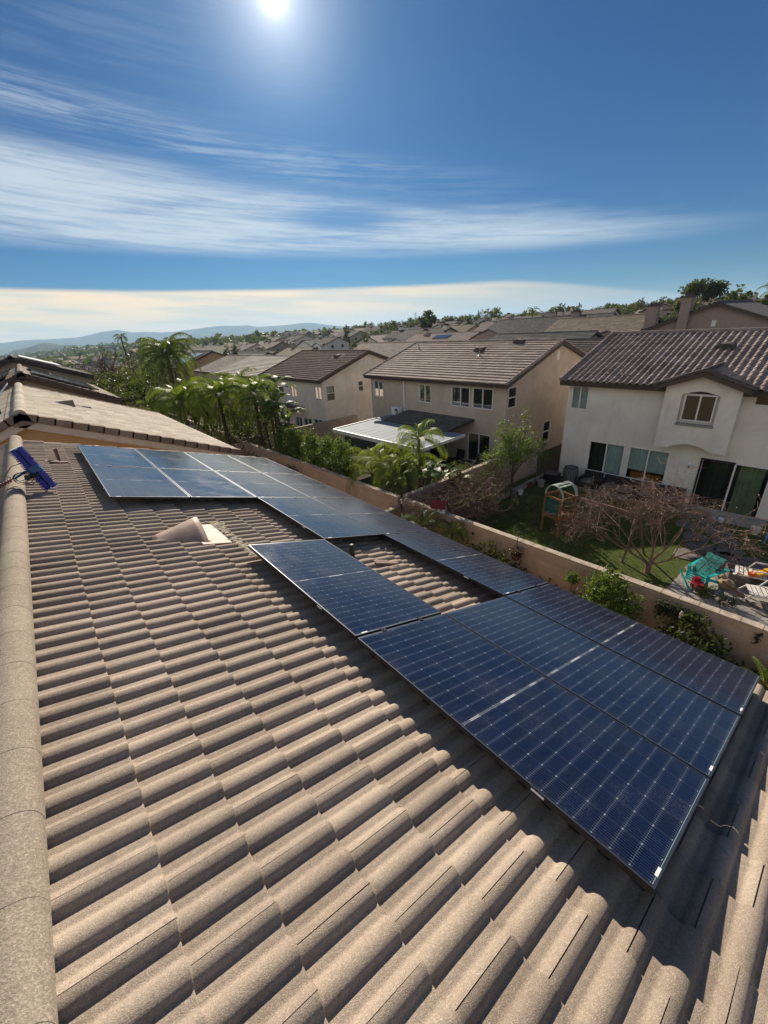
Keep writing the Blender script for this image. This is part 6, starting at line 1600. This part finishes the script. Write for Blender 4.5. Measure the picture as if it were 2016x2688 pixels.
far_house('grey walled house with low roof left of the pink gabled house', 44, 66, -2.0, 10, 13, 5.0, .33, M_ST_G, M_RF_GRY, cross=[(4, 5, 1.5, .4)])
far_house('small house with grey roof behind the pale roofed street house', 40, 90, -2.6, 11, 13, 5.4, .33, M_ST_B, M_RF_GRY, cross=[(4, 5, 1.5, .4)])
far_house('light walled far house with brown roof near the round dark tree', 27, 103, -3.0, 11, 13, 5.6, .33, M_ST_W, M_RF_BRN, cross=[(4, 5, 1.5, .4)])
far_house('dark gabled house partly behind the right hand barrel roof', 36.5, 14.5, -.3, 9, 10, 5.0, .36, M_ST_Y, M_RF_DK, cross=[(6, 4.5, 1.6, .5)])
# further rows: copies of four plain houses
protos = []
GL = ['small grey roofed house in the distant rows of rooftops', 'small brown roofed house in the distant rows of rooftops', 'small tan roofed house in the distant rows of rooftops', 'small dark roofed house in the distant rows of rooftops']
rr = random.Random(91)
for i, (rm, wm) in enumerate(((M_RF_GRY, M_ST_B), (M_RF_BRN, M_ST_C), (M_RF_TAN, M_ST_K), (M_RF_DK, M_ST_W))):
    p = BK(96, 40 + 18 * i); protos.append(far_house(GL[i], 0, 0, 0, 11, 14, 5.3, .36, wm, rm, cross=[(4, 5, 1.8, .4)], chim=[(6, 12, 8.4)], world=(p[0], p[1], G(p[0], p[1]) - .2), group='rows of distant houses'))
placed = [(96, 40 + 18 * i) for i in range(4)]
cnt = 0
for u in (20, 42, 62, 96, 124, 150, 185, 220, 262, 305):
    v = -20 + rr.uniform(0, 8)
    while v < 330 and cnt < 88:
        v += rr.uniform(15, 21) * (1 + u / 500.0)
        az = math.degrees(atan2(u, v)) - 2
        r = sqrt(u * u + v * v)
        if v < 4 or r < 92 or r > 270 or az > 84: continue
        if u < 50 and v < 125: continue
        if u in (62,) and v < 95: continue
        if u == 96 and 30 < v < 105: continue
        k = rr.randrange(4); x, y, _ = BK(u + rr.uniform(-2, 2), v)
        copy_tree(protos[k], (x, y, G(x, y) - .3), RB + rr.choice((0, R90, 0)) + rr.uniform(-.05, .05), 1.0, GL[k]); cnt += 1
        placed.append((u, v))
# left-hand valley rows
for (u, v) in ((-14, 96), (-34, 120), (4, 128), (-22, 150), (16, 150), (-2, 172), (30, 176), (8, 200), (-30, 190), (40, 215), (22, 240)):
    k = rr.randrange(4); x, y, _ = BK(u, v); copy_tree(protos[k], (x, y, G(x, y) - .3), RB, 1.0, GL[k])

# ---- trees
def tree_proto(label, kind, seed, loc, h, n, s, mat, group='distant trees', name='tree'):
    rnd = random.Random(seed); blobs = []
    if kind == 'round':
        for i in range(7): a = rnd.uniform(0, 6.28); q = rnd.uniform(.1, .28) * h; blobs.append((q * cos(a), q * sin(a), h * rnd.uniform(.5, .8), h * rnd.uniform(.13, .22), h * rnd.uniform(.13, .22), h * rnd.uniform(.12, .2)))
    elif kind == 'open':
        for i in range(10): a = rnd.uniform(0, 6.28); q = rnd.uniform(.05, .30) * h; blobs.append((q * cos(a), q * sin(a), h * rnd.uniform(.42, .93), h * rnd.uniform(.07, .14), h * rnd.uniform(.07, .14), h * rnd.uniform(.06, .12)))
    elif kind == 'tall':
        for i in range(8): f = i / 7.0; blobs.append((rnd.uniform(-.05, .05) * h, rnd.uniform(-.05, .05) * h, h * (.25 + .70 * f), h * (.15 - .10 * f), h * (.15 - .10 * f), h * .08))
    elif kind == 'column':
        for i in range(6): blobs.append((0, 0, h * (.15 + .15 * i), h * (.085 - .008 * i), h * (.085 - .008 * i), h * .11))
    return shrub(label, loc, blobs, n, s, mat, seed, name=name, cat='tree', trunk=.022 * h, group=group, shell=.45, clump=6, cr=.2, nl=9, asp=.7, th=.6)
def wl(u, v, dz=0): x, y, _ = BK(u, v); return (x, y, G(x, y) + dz)
tree_proto('large open eucalyptus tree on the skyline above the distant rooftops, centre', 'open', 101, (121, 118.8, G(121, 118) - .5), 12.5, 1700, .85, M_LF_OLV, None)
tree_proto('dense dark round tree beyond the pale flat roof', 'round', 102, (34.2, 83.2, G(34, 83) - 2), 10.5, 2200, .5, M_LF_DK, None)
tree_proto('pointed dark conifer left of the dense round tree', 'column', 103, (30.8, 84.8, G(31, 85) - 1.5), 10.8, 1300, .42, M_LF_DK, None, name='conifer_tree')
tree_proto('shorter dark conifer touching the dense round tree', 'column', 104, (32.3, 84.4, G(32, 84) - 1.5), 10.6, 1100, .42, M_LF_DK, None, name='conifer_tree')
tree_proto('tall airy eucalyptus behind the chimney of the pinkish house', 'open', 105, (104, 30, .5), 12.8, 3000, .55, M_LF_OLV, None)
tree_proto('airy eucalyptus right of the chimney tree on the skyline', 'open', 106, (101, 24.5, .5), 11.3, 2200, .5, M_LF_OLV, None)
tree_proto('dark broad tree at the top right beside the distant palm', 'round', 107, (96, 19.5, .5), 11.5, 2400, .5, M_LF_DK, None)
palm('distant palm on the skyline at the top right', (97.5, 17.2, .5), 10.2, 16, 3.0, M_LF_PALM, 108, (0, 0), .2, lf=.9, n=16, w=.09)
palm('distant palm standing among rooftops right of centre', (118, 74.0, G(118, 74)), 8.5, 14, 2.6, M_LF_PALM, 109, (0, 0), .2, lf=.8, n=12, w=.10)
palm('slim distant palm above the left skyline beside the grey house', (22.0, 88.0, G(22, 88) - .5), 11.5, 14, 1.5, M_LF_PALM, 110, (0, 0), .12, lf=.5, n=12, w=.08)
palm('slim distant palm standing left of the tall dark palm', (13.5, 83.0, G(13, 83) - .5), 12.0, 14, 1.3, M_LF_PALM, 111, (0, 0), .12, lf=.5, n=12, w=.08)
# left: leafless and mixed trees behind the grey gabled house
def bare(label, loc, h, seed, mat):
    rnd = random.Random(seed); t = thing('bare_tree', label, 'tree', loc, 0); tr = MB(); br = MB()
    def grow(p, d, r, ln, k):
        e = p + d * ln; m = p.lerp(e, .5) + Vector((rnd.gauss(0, .05), rnd.gauss(0, .05), 0)) * ln
        (tr if k == 0 else br).tube([p, m, e], [r, r * .8, r * .55], 5 if k < 2 else 3, cap=False)
        if k >= 5: return
        for j in range(3):
            o = Matrix.Rotation(rnd.uniform(0, 6.28), 3, d) @ d.orthogonal().normalized(); grow(p.lerp(e, rnd.uniform(.55, 1)), (d + o * rnd.uniform(.3, .75) + Vector((0, 0, .15))).normalized(), max(.028, r * .58), ln * rnd.uniform(.62, .85), k + 1)
    grow(Vector((0, 0, 0)), Vector((0, 0, 1)), .16, h * .28, 0)
    tr.build('trunk', M_BARK, t); br.build('branches', mat, t); return t
bare('leafless grey-brown tree with a wide twiggy crown behind the grey gabled house', (4.6, 55, G(5, 55) - .6), 12.9, 120, M_TWIG)
bare('smaller leafless tree right of the wide twiggy tree', (7.6, 57, G(7, 57) - .6), 11.2, 121, M_TWIG)
left = [((-2.2, 66), 8.4, 'round', M_LF_OLV), ((.8, 63), 8.0, 'round', M_LF_DK), ((3.0, 60), 8.6, 'open', M_LF_OLV), ((6.2, 53), 8.2, 'round', M_LF_OLV), ((7.9, 49), 7.6, 'round', M_LF_DK), ((9.6, 60), 8.8, 'round', M_LF_DK), ((11.5, 68), 9.0, 'open', M_LF_DK), ((5.2, 45), 6.4, 'round', M_LF_OLV), ((-4.5, 74), 8.4, 'round', M_LF_DK), ((-7.5, 80), 9.0, 'open', M_LF_OLV), ((14.5, 78), 9.2, 'round', M_LF_DK), ((18, 90), 9.0, 'open', M_LF_OLV), ((-.5, 80), 9.0, 'round', M_LF_OLV)]
WD = ['olive round tree far left behind the dark roofs', 'dark round tree behind the bright roof panels', 'airy olive tree beside the leafless tree', 'brownish round tree in front of the leafless trees', 'dark bushy tree left of the tall palm, near the far wall', 'dark tree behind the tall palm at left', 'airy dark tree left of the slim palm', 'low olive tree right of the grey gabled house', 'dark tree on the far left skyline', 'airy tree at the far left skyline edge', 'dark tree near the slim left palm', 'airy olive tree near the white street house', 'olive tree behind the leafless tree']
for i, ((x, y), h, k, m_) in enumerate(left):
    tree_proto(WD[i], k, 130 + i, (x, y, G(x, y) - .8), h, 1900, .26, m_, None)
shrub('round brown clipped shrub beyond the pale roof beside the far wall', (5.6, 40.0, .6), [(0, 0, 2.4, 1.3, 1.3, .85)], 2200, .12, M_LF_DRY, 150, shell=.7)
TG = {'r': 'rounded green tree in the distant tree belt', 'd': 'dark dense tree in the distant tree belt', 'o': 'airy olive tree in the distant tree belt', 't': 'tall narrow tree in the distant tree belt'}
tp = [tree_proto(TG['r'], 'round', 201, wl(150, 60), 9, 620, .62, M_LF_OLV), tree_proto(TG['d'], 'round', 202, wl(160, 90), 9, 620, .62, M_LF_DK), tree_proto(TG['o'], 'open', 203, wl(140, 140), 10, 620, .6, M_LF_OLV), tree_proto(TG['t'], 'tall', 204, wl(120, 160), 11, 560, .6, M_LF_DK)]
TL = [TG[k] for k in 'rdot']
SEC = ['at the far left edge', 'left of the tall palm', 'above the palm cluster', 'above the red-brown roof', 'above the left part of the beige roof', 'above the right part of the beige roof', 'between the beige and cream houses', 'above the left half of the barrel roof', 'near the tall chimney', 'at the far right edge']
def place_words(x, y, what):
    az = math.degrees(atan2(x, y)); r = sqrt(x * x + y * y)
    k = sum(az > q for q in (2, 11, 22, 31, 39, 48, 56, 65, 73))
    return what + (', nearer rows ' if r < 150 else ', middle rows ' if r < 270 else ', farthest rows ') + SEC[k]
TN = ['rounded green tree', 'dark dense tree', 'airy olive tree', 'tall narrow tree']
HN = ['small grey roofed house', 'small brown roofed house', 'small tan roofed house', 'small dark roofed house']
for o_ in list(bpy.data.objects):
    if o_.get('group') == 'rows of distant houses': o_['label'] = place_words(o_.location.x, o_.location.y, HN[GL.index(o_['label'])])
for q_, o_ in enumerate(tp): o_['label'] = place_words(o_.location.x, o_.location.y, TN[q_])
rr = random.Random(55); cnt = 0
while cnt < 275:
    az = rr.choice((rr.uniform(-8, 86), rr.uniform(34, 84))); r = rr.choice((rr.uniform(85, 180), rr.uniform(150, 330), rr.uniform(230, 420)))
    if az < 20 and r < 100: continue
    x, y = r * sin(radians(az)), r * cos(radians(az)); u, v = x * CB + y * SB, -x * SB + y * CB
    if any(abs(u + 5 - a) < 9 and abs(v + 7 - b) < 10 for a, b in placed): continue
    if 15 < u < 85 and v < 80: continue
    k = rr.choices(range(4), (3, 3, 3, 1.5))[0]
    # taller belts to the right, lower ones to the left
    sc = rr.uniform(.6, 1.1) * (1.15 if az > 35 else .85) * (1.0 if r > 170 else .95)
    if r < 150: sc *= .75
    copy_tree(tp[k], (x, y, G(x, y) - .3), rr.uniform(0, 6.28), (sc * rr.uniform(.9, 1.2), sc * rr.uniform(.9, 1.2), sc), place_words(x, y, TN[k])); cnt += 1
mb = MB(); rr = random.Random(66); mb.smooth = False
for i in range(2600):
    az = rr.uniform(-12, 90); r = 430 + 2600 * rr.random() ** 1.6
    x, y = r * sin(radians(az)), r * cos(radians(az)); s = rr.uniform(4, 9) * (1 + r / 2500)
    for q in range(9): leaf(mb, (x + rr.gauss(0, s * .4), y + rr.gauss(0, s * .4), G(x, y) + rr.uniform(.1, .9) * s * .8), s * .55, rr, asp=.9)
tag(mb.build('distant_woods', M_LF_DK), 'far-off wooded ground merging towards the horizon', 'woods', kind='stuff')
mb = MB()
for i in range(500):
    az = rr.uniform(-12, 88); r = 430 + 2200 * rr.random() ** 1.4; x, y = r * sin(radians(az)), r * cos(radians(az)); w = rr.uniform(6, 14); z = G(x, y)
    Mx = Matrix.Translation((x, y, z)) @ Matrix.Rotation(rr.uniform(0, 3), 4, 'Z'); mb.cur = 0
    mb.box((-w, -5, -2), (w, 5, 4), Mx); mb.cur = 1
    vs = [(-w - .5, -6, 4), (w + .5, -6, 4), (w + .5, 6, 4), (-w - .5, 6, 4), (-w, 0, 7), (w, 0, 7)]
    mb.add([tuple(Mx @ Vector(p)) for p in vs], [(0, 1, 5, 4), (2, 3, 4, 5), (0, 4, 3), (1, 2, 5)])
tag(mb.build('distant_houses', [M_ST_C, M_RF_TAN]), 'specks of far-off buildings near the horizon', 'buildings', kind='stuff')
# pylons on the skyline
for i, (az, r) in enumerate(((43.8, 900), (52.0, 950), (53.2, 1000))):
    x, y = r * sin(radians(az)), r * cos(radians(az)); t = thing('power_pylon', ['thin lattice pylon on the skyline left of the chimney rooftops', 'left one of the two close pylons right of centre', 'right one of the two close pylons right of centre'][i], 'pylon', (x, y, G(x, y)))
    mb = MB()
    for sx_ in (-1, 1):
        for sy_ in (-1, 1): mb.bar((sx_ * 3, sy_ * 3, 0), (sx_ * .5, sy_ * .5, 32), .35, .35)
    mb.build('tower', M_METAL, t); mb = MB()
    for z in (22, 27, 31): mb.bar((-6, 0, z), (6, 0, z), .4, .4)
    mb.build('cross_arm', M_METAL, t)

# ================================================================= haze
m, T, b, out = newmat('haze_air'); T.nodes.remove(b)
pv = T.nodes.new('ShaderNodeVolumePrincipled'); pv.inputs['Color'].default_value = (.48, .74, 1.0, 1); pv.inputs['Density'].default_value = .00013; pv.inputs['Anisotropy'].default_value = .2
T.links.new(pv.outputs[0], out.inputs['Volume'])
mb = MB(); mb.box((-9400, -1300, -60), (10200, 9600, 250))
hz = mb.build('haze', m); tag(hz, 'thin pale haze in the air over the valley', 'haze', kind='stuff')
